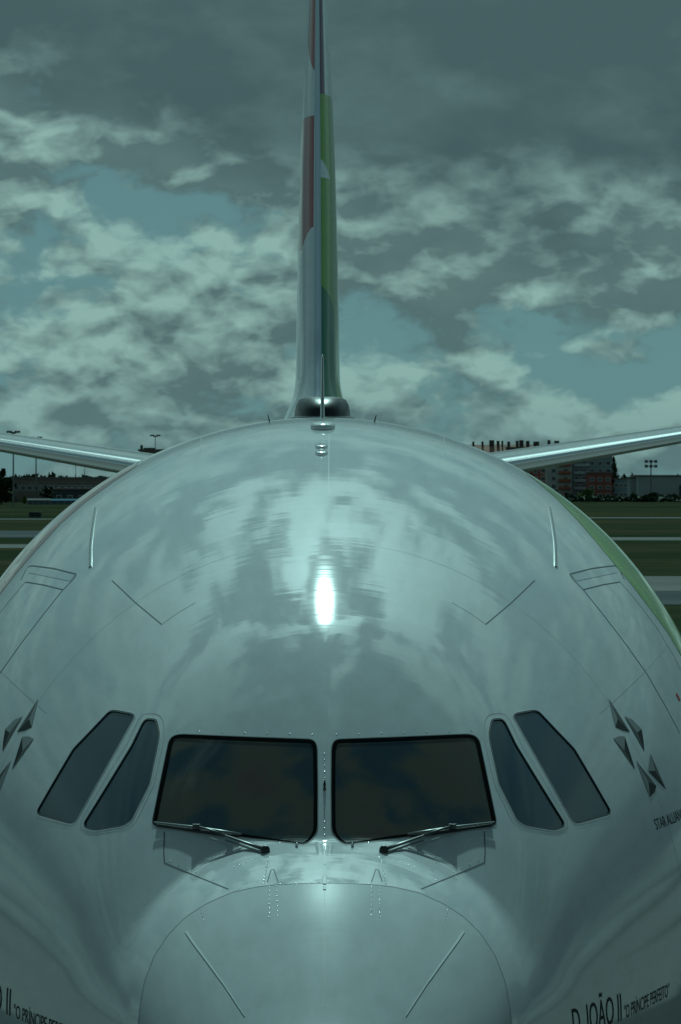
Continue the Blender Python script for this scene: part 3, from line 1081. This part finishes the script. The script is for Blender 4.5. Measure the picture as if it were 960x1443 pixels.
# ---- tailplane
U, TT = airfoil(36)
for s in (1, -1):
    Vv, Ff = [], []
    xs_ = np.linspace(0.3, 9.7, 16)
    for x in xs_:
        l = 50.4 + (x - 0.3) * .68
        ch = 6.6 - (x - .3) * .44
        zl = 7.73 + (x - 3.3) * .163
        tc = .085
        ring = [(s * x, l + ch * u, zl + ch * t * tc * 1.05 + .018 * ch * u) for u, t in zip(U, TT)]
        ring += [(s * x, l + ch * u, zl - ch * t * tc * .92 + .018 * ch * u) for u, t in zip(U[1:][::-1], TT[1:][::-1])]
        Vv += ring
    n = len(ring)
    for i in range(len(xs_) - 1):
        Ff += [(i * n + k, i * n + (k + 1) % n, (i + 1) * n + (k + 1) % n, (i + 1) * n + k) for k in range(n)]
    Ff += [tuple(range((len(xs_) - 1) * n, len(xs_) * n))]
    if s < 0: Ff = [f[::-1] for f in Ff]
    Ff = [f[::-1] for f in Ff]
    # bare metal leading edge, painted elsewhere
    mi = []
    for f in Ff:
        ks = [i % n for i in f]
        mi.append(1 if all(k < 7 or k > n - 7 for k in ks) else 0)
    mesh('tailplane', Vv, Ff, FINW, plane, smooth=True, mats=[paint('tail_grey_paint', (0.33, 0.34, 0.345), False), POLISH], mi=mi)

# ---- wings, engines and undercarriage (below and outside the frame)
for s in (1, -1):
    Vv, Ff = [], []
    xs_ = np.linspace(1.5, 29, 22)
    for x in xs_:
        l = 19.0 + (x - 1.5) * .60
        ch = 12.0 - (x - 1.5) * .55 if x < 9.5 else 7.6 - (x - 9.5) * .26
        zl = 3.6 + (x - 1.5) * .10
        ring = [(s * x, l + ch * u, zl + ch * t * .12) for u, t in zip(U, TT)]
        ring += [(s * x, l + ch * u, zl - ch * t * .09) for u, t in zip(U[1:][::-1], TT[1:][::-1])]
        Vv += ring
    n = len(ring)
    for i in range(len(xs_) - 1):
        Ff += [(i * n + k, i * n + (k + 1) % n, (i + 1) * n + (k + 1) % n, (i + 1) * n + k) for k in range(n)]
    Ff += [tuple(range((len(xs_) - 1) * n, len(xs_) * n))]
    if s > 0: Ff = [f[::-1] for f in Ff]
    mesh('wing', Vv, Ff, MATS['tail_grey_paint'], plane, smooth=True)
    ex, ez = s * 9.4, 2.75
    pr = [(19.0, 1.20), (18.6, 1.32), (18.7, 1.46), (19.6, 1.55), (21.5, 1.50), (23.3, 1.20), (23.4, .95), (25.0, .55)]
    Vv, Ff = [], []
    n = 32
    for y, r_ in pr:
        Vv += [(ex + r_ * math.cos(k * 2 * math.pi / n), y, ez + r_ * math.sin(k * 2 * math.pi / n)) for k in range(n)]
    for r in range(len(pr) - 1):
        Ff += [(r * n + k, r * n + (k + 1) % n, (r + 1) * n + (k + 1) % n, (r + 1) * n + k) for k in range(n)]
    Ff += [tuple(range(n))[::-1]]
    en = mesh('engine', Vv, Ff, WHITE, plane, smooth=True)
    MB().box((ex - .18, 20.5, 3.9), (ex + .18, 25.5, 4.75)).build('pylon', WHITE, en)


def wheel(name, c, r_, w_, parent):
    o = MB().tube([(c[0] - w_ / 2, c[1], c[2]), (c[0] - w_ * .35, c[1], c[2]), (c[0] + w_ * .35, c[1], c[2]), (c[0] + w_ / 2, c[1], c[2])],
                  [r_ * .86, r_, r_, r_ * .86], 28).build(name, RUBBER, parent)
    MB().tube([(c[0] - w_ * .52, c[1], c[2]), (c[0] + w_ * .52, c[1], c[2])], r_ * .45, 18).build('rim', METAL, o)


MB().tube([(0, 6.7, .5), (0, 6.5, 2.5)], .13, 12).build('nose_gear_leg', METAL, plane, True)
for x in (-.28, .28): wheel('wheel', (x, 6.7, .52), .515, .36, plane)
for s in (1, -1):
    MB().tube([(s * 5.3, 29, .7), (s * 4.6, 28.6, 4.1)], .22, 12).build('main_gear_leg', METAL, plane, True)
    for dy_ in (-.95, .95):
        for x in (-.65, .65): wheel('wheel', (s * 5.3 + x, 29 + dy_, .70), .69, .5, plane)
    MB().box((s * 5.3 - .12, 27.9, .6), (s * 5.3 + .12, 30.1, .8)).build('gear_beam', METAL, plane)

# ---- livery on the flank: green field (viewer's right), red field (viewer's left)
for s, m, inner in ((1, GREEN, [(742, 667), (761, 682), (786, 704), (821, 741), (856, 783), (887, 820), (917, 859), (942, 893), (972, 945)]),
                    (-1, ROSE, [(193, 657), (160, 679), (120, 708), (85, 739), (50, 777), (20, 812), (0, 838), (-25, 875)])):
    p = resample(inner, 3)
    P = hit(p[:, 0], p[:, 1])
    P = P[~np.isnan(P[:, 0])]
    rows = []
    for back in np.concatenate([[0], np.geomspace(.05, 4.5, 40)]):
        thv = np.arctan2(P[:, 0], P[:, 2] - ZC)
        yy = P[:, 1] + back
        O = np.stack([np.zeros(len(P)), yy, np.full(len(P), ZC)], -1)
        D = np.stack([np.sin(thv), np.zeros(len(P)), np.cos(thv)], -1)
        q = solve(O, D, 0, 4.5)
        rows.append(q + grad(q) * .002)
    G = np.stack(rows); n = len(P)
    Ff = [(i * n + k, i * n + k + 1, (i + 1) * n + k + 1, (i + 1) * n + k) for i in range(len(rows) - 1) for k in range(n - 1)]
    mesh('livery_field', G.reshape(-1, 3), Ff, m, plane, normals=grad(G.reshape(-1, 3)))
    print('LIV', s, P[0].round(2), P[len(P) // 2].round(2), P[-1].round(2))

# ---- star emblem of five two-tone blades ahead of the door
EM = [mat('emblem_pale', (0.20, 0.21, 0.215), 0.6, spec=0.15), mat('emblem_mid', (0.075, 0.08, 0.083), 0.6, spec=0.15), mat('emblem_dark', (0.014, 0.016, 0.017), 0.6, spec=0.12)]
BL = [
    [[(218, 200), (290, 365), (272, 430)], [(218, 200), (390, 470), (290, 365)], [(272, 430), (290, 365), (390, 470), (330, 458)]],
    [[(345, 342), (410, 370), (485, 448), (450, 475)], [(345, 342), (450, 475), (508, 628)], [(450, 475), (485, 448), (500, 540), (508, 628)]],
    [[(255, 525), (300, 505), (348, 508), (345, 620)], [(255, 525), (345, 620), (432, 775)], [(348, 508), (432, 775), (345, 620)]],
    [[(440, 703), (540, 875), (553, 1000)], [(440, 703), (605, 910), (540, 875)], [(540, 875), (605, 910), (590, 960), (553, 1000)]],
    [[(558, 650), (595, 787), (540, 788)], [(558, 650), (685, 940), (595, 787)], [(540, 788), (595, 787), (685, 940)]]]
for s in (1, -1):
    emb = empty('star_emblem', (0, 0, 0), plane)
    for blade in BL:
        bm = bmesh.new()
        for k, poly in enumerate(blade):
            vs_ = [bm.verts.new((820 + u / 5.771, 950 + v / 5.771, 0)) for u, v in poly]
            f = bm.faces.new(vs_); f.material_index = k
        bmesh.ops.triangulate(bm, faces=bm.faces[:])
        bmesh.ops.subdivide_edges(bm, edges=bm.edges[:], cuts=3, use_grid_fill=True)
        bm.verts.ensure_lookup_table()
        pp = np.array([v.co[:2] for v in bm.verts])
        H = hit(pp[:, 0], pp[:, 1]); Nn = grad(H)
        H = (H + Nn * .0022) * (MIR if s < 0 else 1)
        Nn = Nn * (MIR if s < 0 else 1)
        fc = [[v.index for v in f.verts] for f in bm.faces]
        mi = [f.material_index for f in bm.faces]
        bm.free()
        mesh('emblem_blade', H, fc, EM[0], emb, mats=EM, mi=mi, normals=Nn)


# ---- lettering on the flank
def lettering(name, body, a, b, height, s, m, stretch=True):
    """text from surface point a=(y,z) to b=(y,z) on flank s; height in metres (cap height)"""
    cu = bpy.data.curves.new(name, 'FONT')
    cu.body = body
    cu.resolution_u = 3
    ob = bpy.data.objects.new(name, cu)
    COL.objects.link(ob)
    dg = bpy.context.evaluated_depsgraph_get()
    dg.update()
    me = bpy.data.meshes.new_from_object(ob.evaluated_get(dg))
    COL.objects.unlink(ob); bpy.data.objects.remove(ob)
    bm = bmesh.new(); bm.from_mesh(me)
    bpy.data.meshes.remove(me)
    bmesh.ops.triangulate(bm, faces=bm.faces[:])
    xs = [v.co.x for v in bm.verts]
    x0, x1 = min(xs), max(xs)
    for k in range(1, 60):
        X = x0 + (x1 - x0) * k / 60
        bmesh.ops.bisect_plane(bm, geom=bm.verts[:] + bm.edges[:] + bm.faces[:], plane_co=(X, 0, 0), plane_no=(1, 0, 0))
    for Yv in (.15, .35, .55):
        bmesh.ops.bisect_plane(bm, geom=bm.verts[:] + bm.edges[:] + bm.faces[:], plane_co=(0, Yv, 0), plane_no=(0, 1, 0))
    bm.verts.ensure_lookup_table()
    u = (np.array([v.co.x for v in bm.verts]) - x0) / (x1 - x0)
    v = np.array([v.co.y for v in bm.verts]) / 0.69 * height
    y = a[0] + (b[0] - a[0]) * u
    z = a[1] + (b[1] - a[1]) * u
    base = side(y, z, s); Nn = grad(base)
    up = np.sqrt(np.clip(1 - Nn[:, 2] ** 2, .1, 1))
    Pp = side(y, z + v * up, s)
    Nn = grad(Pp)
    Pp = Pp + Nn * .0022
    # one object for each word: split where the letters leave a wide gap
    fx = sorted(((min(q.co.x for q in f.verts), max(q.co.x for q in f.verts), [q.index for q in f.verts]) for f in bm.faces), key=lambda t: t[0])
    bm.free()
    words, end = [], -1e9
    for lo_, hi_, ids in fx:
        if lo_ - end > 0.17:
            words.append([])
        end = max(end, hi_)
        words[-1].append(ids)
    for wds in words:
        u_ = sorted({i for f in wds for i in f}); rm = {i: k for k, i in enumerate(u_)}
        mesh(name, Pp[u_], [[rm[i] for i in f] for f in wds], m, plane, normals=Nn[u_])


def yz(px, py):
    p = hit(px, py)[0]
    return np.array([p[1], p[2] - ZC])


b0, b1 = yz(808, 1462), yz(876, 1438)
c0, c1 = yz(880, 1436), yz(943, 1403.5)
print('TXT', b0, b1, c0, c1)
lettering('name_lettering', 'D. JOÃO II', b0, b1, .165, 1, DECAL)
lettering('motto_lettering', '"O PRÍNCIPE PERFEITO"', c0, c1, .080, 1, DECAL)
d0 = yz(457 * 2 - 16, 1431); d1 = yz(457 * 2 - 90, 1462)
LB = d1 - d0
lettering('name_lettering', 'D. JOÃO II', d0 - LB * 1.05, d0, .165, -1, DECAL)
lettering('motto_lettering', '"O PRÍNCIPE PERFEITO"', d0 + LB * .07, d0 + LB * 1.25, .080, -1, DECAL)
e0, e1 = yz(925.5, 1169.5), yz(968, 1152)
lettering('alliance_lettering', 'STAR ALLIANCE', e0, e1, .068, 1, DECAL)
lettering('alliance_lettering', 'STAR ALLIANCE', e1, e0, .068, -1, DECAL)
lettering('red_placard', 'I', yz(957, 988), yz(959, 987), .055, 1, mat('placard_red', (0.22, 0.03, 0.03), 0.6, spec=0.1))

# ------------------------------------------------------------------ airport buildings, trees and masts behind the airliner


def ztop(py, D):
    return CAM[2] + (YH - py) * D / F


def xat(px, D):
    return float(at(px, YH, D)[0])


WINP = mat('far_window_glass', (0.05, 0.06, 0.07), 0.15, spec=0.6)
WINF = mat('far_window_frame', (0.55, 0.55, 0.53), 0.6)
_win = {}


def win_mesh(w, h):
    k = (round(w, 2), round(h, 2))
    if k not in _win:
        mb = MB()
        mb.box((-w / 2, -.10, 0), (w / 2, .02, .12)).box((-w / 2, -.10, h - .12), (w / 2, .02, h))
        mb.box((-w / 2, -.10, .12), (-w / 2 + .12, .02, h - .12)).box((w / 2 - .12, -.10, .12), (w / 2, .02, h - .12))
        nf = len(mb.F)
        mb.box((-w / 2 + .12, -.04, .12), (w / 2 - .12, .02, h - .12))
        me = bpy.data.meshes.new('window')
        me.from_pydata(mb.V, [], mb.F)
        me.materials.append(WINF); me.materials.append(WINP)
        me.polygons.foreach_set('material_index', np.array([0] * nf + [1] * (len(mb.F) - nf), dtype=np.int32))
        _win[k] = me
    return _win[k]


def windows(parent, xs, zs, y, w=1.5, h=1.4, name='window'):
    me = win_mesh(w, h)
    for z in zs:
        for x in xs:
            o = bpy.data.objects.new(name, me)
            COL.objects.link(o)
            o.parent = parent
            o.location = (x, y, z)


def block(name, label, cat, x0, x1, py, D, depth, wall, cols=0, floors=0, w=1.5, h=1.4, f0=1.2, fh=2.8, cut=None, group=None, roofm=None, base=0):
    X0, X1, H = xat(x0, D), xat(x1, D), ztop(py, D)
    c = ((X0 + X1) / 2, CAM[1] + D, 0)
    e = empty(name, c)
    tag(e, label, cat, group)
    hw_ = (X1 - X0) / 2
    MB().box((-hw_, 0, base), (hw_, depth, H)).build('wall', wall, e)
    MB().box((-hw_ - .4, -.4, H), (hw_ + .4, depth + .4, H + .5)).build('roof', roofm or mat('flat_roof', (0.14, 0.13, 0.12), 0.9), e)
    if cols:
        xs = [(-hw_ + (k + .5) * 2 * hw_ / cols) for k in range(cols)]
        windows(e, xs, [f0 + k * fh for k in range(floors) if f0 + k * fh + h < H - .2], 0, w, h)
    return e, hw_, H


brick = mat('brick_facade', (0.20, 0.075, 0.065), 0.9, var=0.15, vscale=0.5)
greyw = mat('grey_render_facade', (0.40, 0.39, 0.37), 0.9, var=0.1, vscale=0.3)
bluew = mat('bluish_facade', (0.20, 0.24, 0.27), 0.9, var=0.1, vscale=0.3)
tile = mat('orange_roof_tiles', (0.20, 0.12, 0.085), 0.9, var=0.2, vscale=0.6)
palew = mat('hangar_sheeting', (0.33, 0.34, 0.35), 0.8, var=0.08, vscale=0.2)
brownw = mat('brown_facade', (0.17, 0.15, 0.13), 0.9, var=0.15, vscale=0.3)

# long tenement with tiled roof and chimney stacks
D = 1700
X0, X1 = xat(630, D), xat(792, D)
Hz = ztop(641, D); Hr = ztop(626.5, D)
e = empty('tenement', ((X0 + X1) / 2, CAM[1] + D, 0))
tag(e, 'long tenement with orange tiled roof and a row of chimneys above the right tailplane', 'building')
hw_ = (X1 - X0) / 2
MB().box((-hw_, 0, 0), (hw_, 14, Hz)).build('wall', greyw, e)
rf = MB().add([(-hw_ - .5, -.6, Hz), (hw_ + .5, -.6, Hz), (hw_ + .5, 14.6, Hz), (-hw_ - .5, 14.6, Hz), (-hw_ - .5, 7, Hr), (hw_ + .5, 7, Hr)],
              [(0, 1, 5, 4), (2, 3, 4, 5), (0, 4, 3), (1, 2, 5), (3, 2, 1, 0)]).build('roof', tile, e)
for px, w_, py in ((668, 3, 622), (681, 3, 622), (694, 7, 620), (703, 4, 621), (709, 2.5, 621), (718, 4, 622), (730, 4, 621), (736, 6, 620), (745, 5, 621), (757, 8, 622), (775, 4, 620), (786, 7, 621)):
    xx = xat(px, D) - e.location.x
    MB().box((xx - w_ * .14, 5.5, Hr - 2.5), (xx + w_ * .14, 7.5, ztop(py, D))).build('chimney', mat('chimney_brick', (0.07, 0.065, 0.06), 0.9), rf)
windows(e, [(-hw_ + 2 + k * 3.4) for k in range(int(2 * hw_ / 3.4))], [Hz - 2.4, Hz - 5.2, Hz - 8.0], 0, 1.3, 1.5)

FH = 11 / (F / 1400)
block('apartment_block', 'red brick apartment block nearest the airliner, below the right tailplane', 'building', 716, 771, 632, 1420, 14, brick, 5, 7, 1.5, 1.5, 1.3, FH)
e, hw_, H = block('apartment_block', 'pale grey apartment block with rows of reddish balconies', 'building', 771.6, 806, 634, 1400, 14, greyw, 2, 7, 1.5, 1.5, 1.3, FH)
for k in range(6):
    z = 1.0 + k * FH
    for x in (1.6,):
        b = MB().box((x - 2.0, -1.2, z), (x + 2.0, -.02, z + .15)).box((x - 2.0, -1.25, z + .15), (x + 2.0, -1.15, z + 1.0)).build('balcony', mat('balcony_red', (0.26, 0.10, 0.06), 0.8), e)
e, hw_, H = block('apartment_block', 'bluish grey recessed apartment wing between the pale and the brick blocks', 'building', 806.6, 863, 640, 1412, 14, bluew, 5, 7, 1.6, 1.5, 1.3, FH)
for k in range(6):
    MB().box((-hw_ + .5, -1.0, 1.0 + k * FH), (-hw_ + 5.6, -.02, 1.15 + k * FH)).box((-hw_ + .5, -1.0, 1.15 + k * FH), (-hw_ + 5.6, -.9, 1.9 + k * FH)).build('balcony', mat('balcony_pale', (0.42, 0.45, 0.47), 0.8), e)
block('apartment_block', 'low dark red brick block with small white windows, in front of the bluish wing', 'building', 829, 862.5, 667, 1385, 12, brick, 3, 3, 1.5, 1.2, 1.2, FH)
block('office_building', 'low grey office building beside the tall dark tree at right', 'building', 866, 897, 676, 1390, 12, bluew, 5, 2, 2.0, 1.2, 1.4, 3.0)
block('storage_shed', 'small pale shed butting onto the grey hangar', 'building', 888, 899, 674, 1360, 10, palew)
e, hw_, H = block('hangar', 'flat-roofed grey hangar at the right edge of the field', 'building', 899.6, 1010, 671.5, 1350, 30, palew)
MB().box((-hw_ + 13, -.15, 0), (-hw_ + 22, -.02, 5.2)).build('hangar_door', mat('hangar_door_dark', (0.04, 0.05, 0.06), 0.7), e)

# left side
e, hw_, H = block('depot_building', 'long low brown building with a strip of windows behind the left grass', 'building', 19, 240, 674.5, 1300, 16, brownw, 24, 1, 1.6, 1.5, 3.6, 3)
block('depot_annex', 'dark lower annex in front of the long brown building', 'building', 60, 215, 690, 1280, 10, mat('annex_dark', (0.06, 0.065, 0.065), 0.9), 10, 1, 1.6, 1.2, 1.0, 3)
D = 1180
for k, (x0, x1, py, m, lb) in enumerate(((38, 71, 702.5, mat('tarp_white', (0.13, 0.135, 0.135), 1.0, spec=0.0), 'low white-topped shelter standing at the far edge of the left grass'),
                                         (71, 112, 703, mat('tarp_blue', (0.09, 0.14, 0.19), 1.0, spec=0.0), 'long low pale blue shelter beside the white-topped one at left'))):
    X0, X1 = xat(x0, D), xat(x1, D); H = ztop(py, D)
    e = empty('shelter', ((X0 + X1) / 2, CAM[1] + D, 0)); tag(e, lb, 'shelter')
    hw_ = (X1 - X0) / 2
    MB().box((-hw_ + .15, .1, 0), (hw_ - .15, 3.0, H - .45)).build('wall', mat('shelter_wall', (0.10, 0.13, 0.15), 0.8), e)
    n = 5
    mb = MB()
    mb.add([(-hw_, -.3, H - .45), (hw_, -.3, H - .45), (hw_, 1.5, H), (-hw_, 1.5, H), (hw_, 3.3, H - .45), (-hw_, 3.3, H - .45)], [(0, 1, 2, 3), (3, 2, 4, 5), (0, 5, 4, 1), (0, 3, 5), (1, 4, 2)])
    mb.build('roof', m, e)
    for q in range(n):
        xx = -hw_ + .2 + q * (2 * hw_ - .4) / (n - 1)
        MB().box((xx - .06, -.2, 0), (xx + .06, -.08, H - .45)).build('post', palew, e)
# equipment cabinet in the grass
D = 800
X0, X1 = xat(41, D), xat(58, D); H = ztop(722, D)
e = empty('equipment_cabinet', ((X0 + X1) / 2, CAM[1] + D, 0)); tag(e, 'dark equipment cabinet standing alone in the left grass', 'cabinet')
hw_ = (X1 - X0) / 2
MB().box((-hw_, 0, .12), (hw_, 1.2, H)).build('cabinet_body', mat('cabinet_dark', (0.02, 0.022, 0.022), 0.7), e)
MB().box((-hw_ - .1, -.1, 0), (hw_ + .1, 1.3, .12)).build('plinth', concrete, e)
MB().box((-hw_ - .08, -.08, H), (hw_ + .08, 1.28, H + .06)).build('lid', mat('cabinet_dark'), e)
# rooftop block above the left tailplane
e, hw_, H = block('tower_block', 'dark building top with a chimney peeping over the left tailplane root', 'building', 196, 238, 635, 1500, 14, brownw, 4, 5, 1.5, 1.5, 1.3, 3)
xx = xat(199.3, 1500) - e.location.x
MB().box((xx - .45, 2, H), (xx + .45, 3, ztop(627, 1500))).build('chimney', mat('chimney_brick'), e)
xx = xat(208, 1500) - e.location.x
MB().box((xx - 1.5, 2, H), (xx + 2.5, 6, H + 1.0)).build('stair_head', mat('chimney_brick'), e)


def mast(px, pt, pb, D, label, head='flat', group='floodlight masts along the far edge', r=.2):
    x = xat(px, D); zt = ztop(pt, D); zb = max(0.0, ztop(pb, D)) if pb else 0.0
    e = empty('floodlight_mast', (x, CAM[1] + D, 0)); tag(e, label, 'floodlight', group)
    MB().tube([(0, 0, 0), (0, 0, zt * .5), (0, 0, zt - .3)], [r * 1.3, r, r * .7], 8).build('pole', mat('mast_steel', (0.16, 0.17, 0.17), 0.6, 0.3), e)
    if head == 'flat':
        MB().tube([(0, 0, zt - .5), (0, 0, zt)], [r * 1.6, 1.4], 10).build('lamp_ring', mat('mast_head', (0.10, 0.11, 0.11), 0.6), e)
        for k in range(6):
            a = k * math.pi / 3
            MB().box((math.cos(a) * 1.5 - .35, math.sin(a) * 1.5 - .35, zt - .2), (math.cos(a) * 1.5 + .35, math.sin(a) * 1.5 + .35, zt + .35)).build('lamp', mat('mast_head'), e)
    else:
        for j, z in enumerate((zt - .5, zt - 2.0)):
            MB().box((-1.7, -.08, z - .1), (1.7, .08, z + .1)).build('crossbar', mat('mast_head', (0.10, 0.11, 0.11), 0.6), e)
            for x in (-1.5, 0, 1.5):
                MB().box((x - .5, -.4, z - .45), (x + .5, -.1, z + .45)).build('lamp', mat('mast_head'), e)


mast(19, 609, 706, 1150, 'tallest floodlight mast, beside the dark tree at the left edge')
mast(51, 617, 0, 1290, 'second floodlight mast from the left, passing behind the tailplane')
mast(107, 652, 0, 1700, 'thin far mast rising over the long brown building, left of its twin', r=.14)
mast(119.5, 655, 0, 1720, 'thin far mast nearest the fuselage over the long brown building', r=.14)
mast(219, 614, 0, 1480, 'floodlight mast on the building top above the left tailplane root', r=.16)
mast(917.5, 648, 0, 1340, 'floodlight mast with two rows of lamps behind the grey hangar', head='bar', r=.22)

# ---- trees
leafm = {}


def leaf(name, col):
    m = mat(name, col, 0.8, spec=0.2, var=0.35, vscale=0.4)
    return m


def leaf_cloud(lobes, n, size, rng):
    V, Fc = [], []
    for _ in range(n):
        c, r = lobes[rng.integers(len(lobes))]
        d = rng.normal(size=3); d /= np.linalg.norm(d)
        p = np.array(c) + d * np.array(r) * (rng.random() ** .4)
        a = rng.normal(size=3); a /= np.linalg.norm(a)
        b = np.cross(a, rng.normal(size=3)); b /= np.linalg.norm(b)
        s1 = size * (.6 + .8 * rng.random())
        k = len(V)
        V += [p - a * s1, p - b * s1 * .6, p + a * s1, p + b * s1 * .6]
        Fc.append((k, k + 1, k + 2, k + 3))
    return V, Fc


def tree(px, pt, D, wpx, label, m, n=900, seed=1, name='tree', trunk=.18, group='trees beyond the airfield', low=.15):
    rng = np.random.default_rng(seed)
    s_ = F / D
    H = ztop(pt, D); wd = wpx / s_ / 2
    e = empty(name, (xat(px, D), CAM[1] + D, 0)); tag(e, label, 'tree', group)
    lobes = []
    for k in range(11):
        t = low + (1 - low) * (k + .5) / 11
        rad_ = wd * math.sin(math.pi * min(.97, .18 + t * .8)) * .62
        a = rng.random() * 6.28
        o = wd * .5 * rng.random()
        lobes.append(((math.cos(a) * o, math.sin(a) * o, H * t * .93), (rad_ * (.7 + .5 * rng.random()), rad_ * .8, H * .10 * (.7 + .7 * rng.random()))))
    V_, F_ = leaf_cloud(lobes, n, max(.28, wd * .11), rng)
    V_ = [(v[0], v[1], min(max(v[2], .15), H)) for v in V_]
    mesh('crown', V_, F_, m, e)
    mb = MB().tube([(0, 0, 0), (.1, 0, H * .4), (0, .1, H * .8)], [H * .028 + .08, H * .02, H * .006], 8)
    for k in range(5):
        a = k * 1.3; z = H * (.3 + .1 * k)
        mb.tube([(0, 0, z), (math.cos(a) * wd * .55, math.sin(a) * wd * .55, z + H * .16)], [H * .010, H * .004], 6)
    mb.build('trunk', mat('bark', (0.07, 0.055, 0.04), 0.9), e)


DKL = leaf('dark_leaves', (0.026, 0.040, 0.018))
MDL = leaf('mid_leaves', (0.045, 0.070, 0.024))
YLL = leaf('yellow_green_leaves', (0.10, 0.14, 0.035))
tree(2, 660, 1190, 46, 'tall dark tree cut by the left edge of the photograph', DKL, 1900, 3)
tree(-30, 668, 1200, 40, 'dark tree just outside the left edge', DKL, 900, 4)
tree(30, 668.5, 1340, 14, 'small dark tree top over the left end of the brown building', DKL, 500, 5)
tree(39, 667.5, 1345, 12, 'small rounded tree top right of the tallest mast', DKL, 500, 6)
tree(53, 669.5, 1345, 10, 'small tree top at the foot of the second mast', DKL, 400, 7)
tree(66, 667.5, 1350, 16, 'wide dark tree top over the middle of the brown building', DKL, 500, 8)
tree(92, 671, 1350, 18, 'low dark tree top over the right half of the brown building', DKL, 400, 9)
tree(112, 671.5, 1352, 18, 'low tree top behind the brown building beside the fuselage', DKL, 400, 10)
tree(34, 699, 1210, 12, 'small yellowish bush left of the white-topped shelter', YLL, 350, 11, name='bush')
tree(66, 684, 1260, 26, 'dark round tree in front of the brown building', DKL, 700, 12)
tree(866, 642, 1398, 24, 'tall dark ragged tree at the right end of the apartment blocks', DKL, 1500, 13)
tree(827, 688, 1330, 34, 'bright green bush in front of the apartment blocks', YLL, 800, 14, name='bush')
tree(800, 694, 1320, 30, 'low dark bush left of the bright green one', DKL, 500, 15, name='bush')
tree(893, 694, 1330, 20, 'low green bush in front of the small pale shed', MDL, 350, 16, name='bush')
tree(925, 693.5, 1320, 40, 'wide dark bush in front of the grey hangar', DKL, 600, 17, name='bush')
tree(950, 695, 1318, 30, 'low dark bush by the hangar door at the right edge', DKL, 400, 18, name='bush')
tree(781, 690, 1325, 26, 'dark bush tucked against the green flank of the airliner', DKL, 400, 19, name='bush')
# scrub along the far edge of the field and a distant wood: masses nobody could count
rng = np.random.default_rng(21)
for nm, lb, x0, x1, D, H, n, sz, m in (('scrub', 'dark strip of scrub along the far edge of the field', -700, 1700, 1300, 2.0, 9000, .8, DKL),
                                       ('far_wood', 'distant dark wood closing the horizon behind the buildings', -1500, 2500, 2300, 9.3, 14000, 2.2, DKL)):
    V_, F_ = [], []
    XA, XB = xat(x0, D), xat(x1, D)
    lob = [((XA + (XB - XA) * rng.random(), CAM[1] + D + 8 * rng.random(), H * .45), (H * 1.6 + 3, 4, H * .5 * (.7 + .35 * rng.random()))) for _ in range(160)]
    V_, F_ = leaf_cloud(lob, n, sz, rng)
    V_ = [(v[0], v[1], max(v[2], .02)) for v in V_]
    o = mesh(nm, V_, F_, m)
    tag(o, lb, 'vegetation', kind='stuff')

# ------------------------------------------------------------------ terminal behind the camera and boarding bridge (mirrored in the paint)
tconc = mat('terminal_concrete', (0.26, 0.25, 0.235), 0.8, var=0.12, vscale=0.2)
tgl = mat('terminal_glass', (0.03, 0.045, 0.045), 0.06, spec=0.6)
tm = empty('terminal_building', (0, -24, 0)); tag(tm, 'concrete terminal with glazed upper hall behind the camera', 'building')
MB().box((-13, -30, 0), (75, 0, 5.2)).build('lower_wall', tconc, tm)
MB().box((-13, -30, 10.4), (75, .4, 12.2)).build('roof_band', tconc, tm)
MB().box((-13, -30, 5.2), (75, -1.2, 10.4)).build('hall_wall', mat('hall_dark', (0.05, 0.055, 0.055), 0.8), tm)
for k in range(18):
    x = -12.6 + k * 5
    MB().box((x - .2, -.6, 5.2), (x + .2, .2, 10.4)).build('column', tconc, tm)
    if k < 17:
        MB().box((x + .2, -.32, 5.2), (x + 4.8, -.28, 10.4)).build('pane', tgl, tm)
br = empty('boarding_bridge', (8.0, 3.8, 0)); tag(br, 'pale grey boarding bridge drawn back beside the nose, just outside the frame', 'boarding bridge')
bw = mat('bridge_sheeting', (0.52, 0.53, 0.52), 0.6, 0.0, var=0.1)
bd = mat('bridge_dark', (0.16, 0.165, 0.165), 0.7)
c0 = np.array([8.6, 3.6]); c1 = np.array([19.0, -20.0])
dv = (c1 - c0) / np.linalg.norm(c1 - c0); pv = np.array([dv[1], -dv[0]])


def prism(a, b, w, z0, z1, z2, z3, nm, m):
    P = [c0 + dv * a + pv * w, c0 + dv * a - pv * w, c0 + dv * b - pv * w, c0 + dv * b + pv * w]
    off = np.array([8.0, 3.8])
    V_ = [(*(p - off), z) for p, z in zip(P, (z0, z0, z2, z2))] + [(*(p - off), z) for p, z in zip(P, (z1, z1, z3, z3))]
    mesh(nm, V_, [(0, 3, 2, 1), (4, 5, 6, 7), (0, 1, 5, 4), (1, 2, 6, 5), (2, 3, 7, 6), (3, 0, 4, 7)], m, br)


prism(1.2, 14, 1.45, 4.2, 7.0, 4.6, 7.4, 'inner_tunnel', bw)
prism(13, 27.6, 1.7, 4.4, 7.5, 5.0, 8.0, 'outer_tunnel', bw)
for k in range(9):
    prism(14 + k * 1.5, 14.12 + k * 1.5, 1.76, 4.4, 7.55, 4.4, 7.55, 'tunnel_rib', bd)
MB().box((-1.5, -1.7, 4.0), (2.0, 1.9, 6.9)).build('cab', bw, br)
MB().box((-1.9, -1.2, 4.2), (-1.5, 1.5, 6.7)).build('docking_canopy', bd, br)
MB().tube([(3.4, -8, .3), (3.4, -8, 4.4)], .3, 12).build('lift_column', bw, br)
for y in (-8.7, -7.3):
    MB().tube([(3.2, y, .55), (3.6, y, .55)], .55, 18).build('wheel', RUBBER, br)
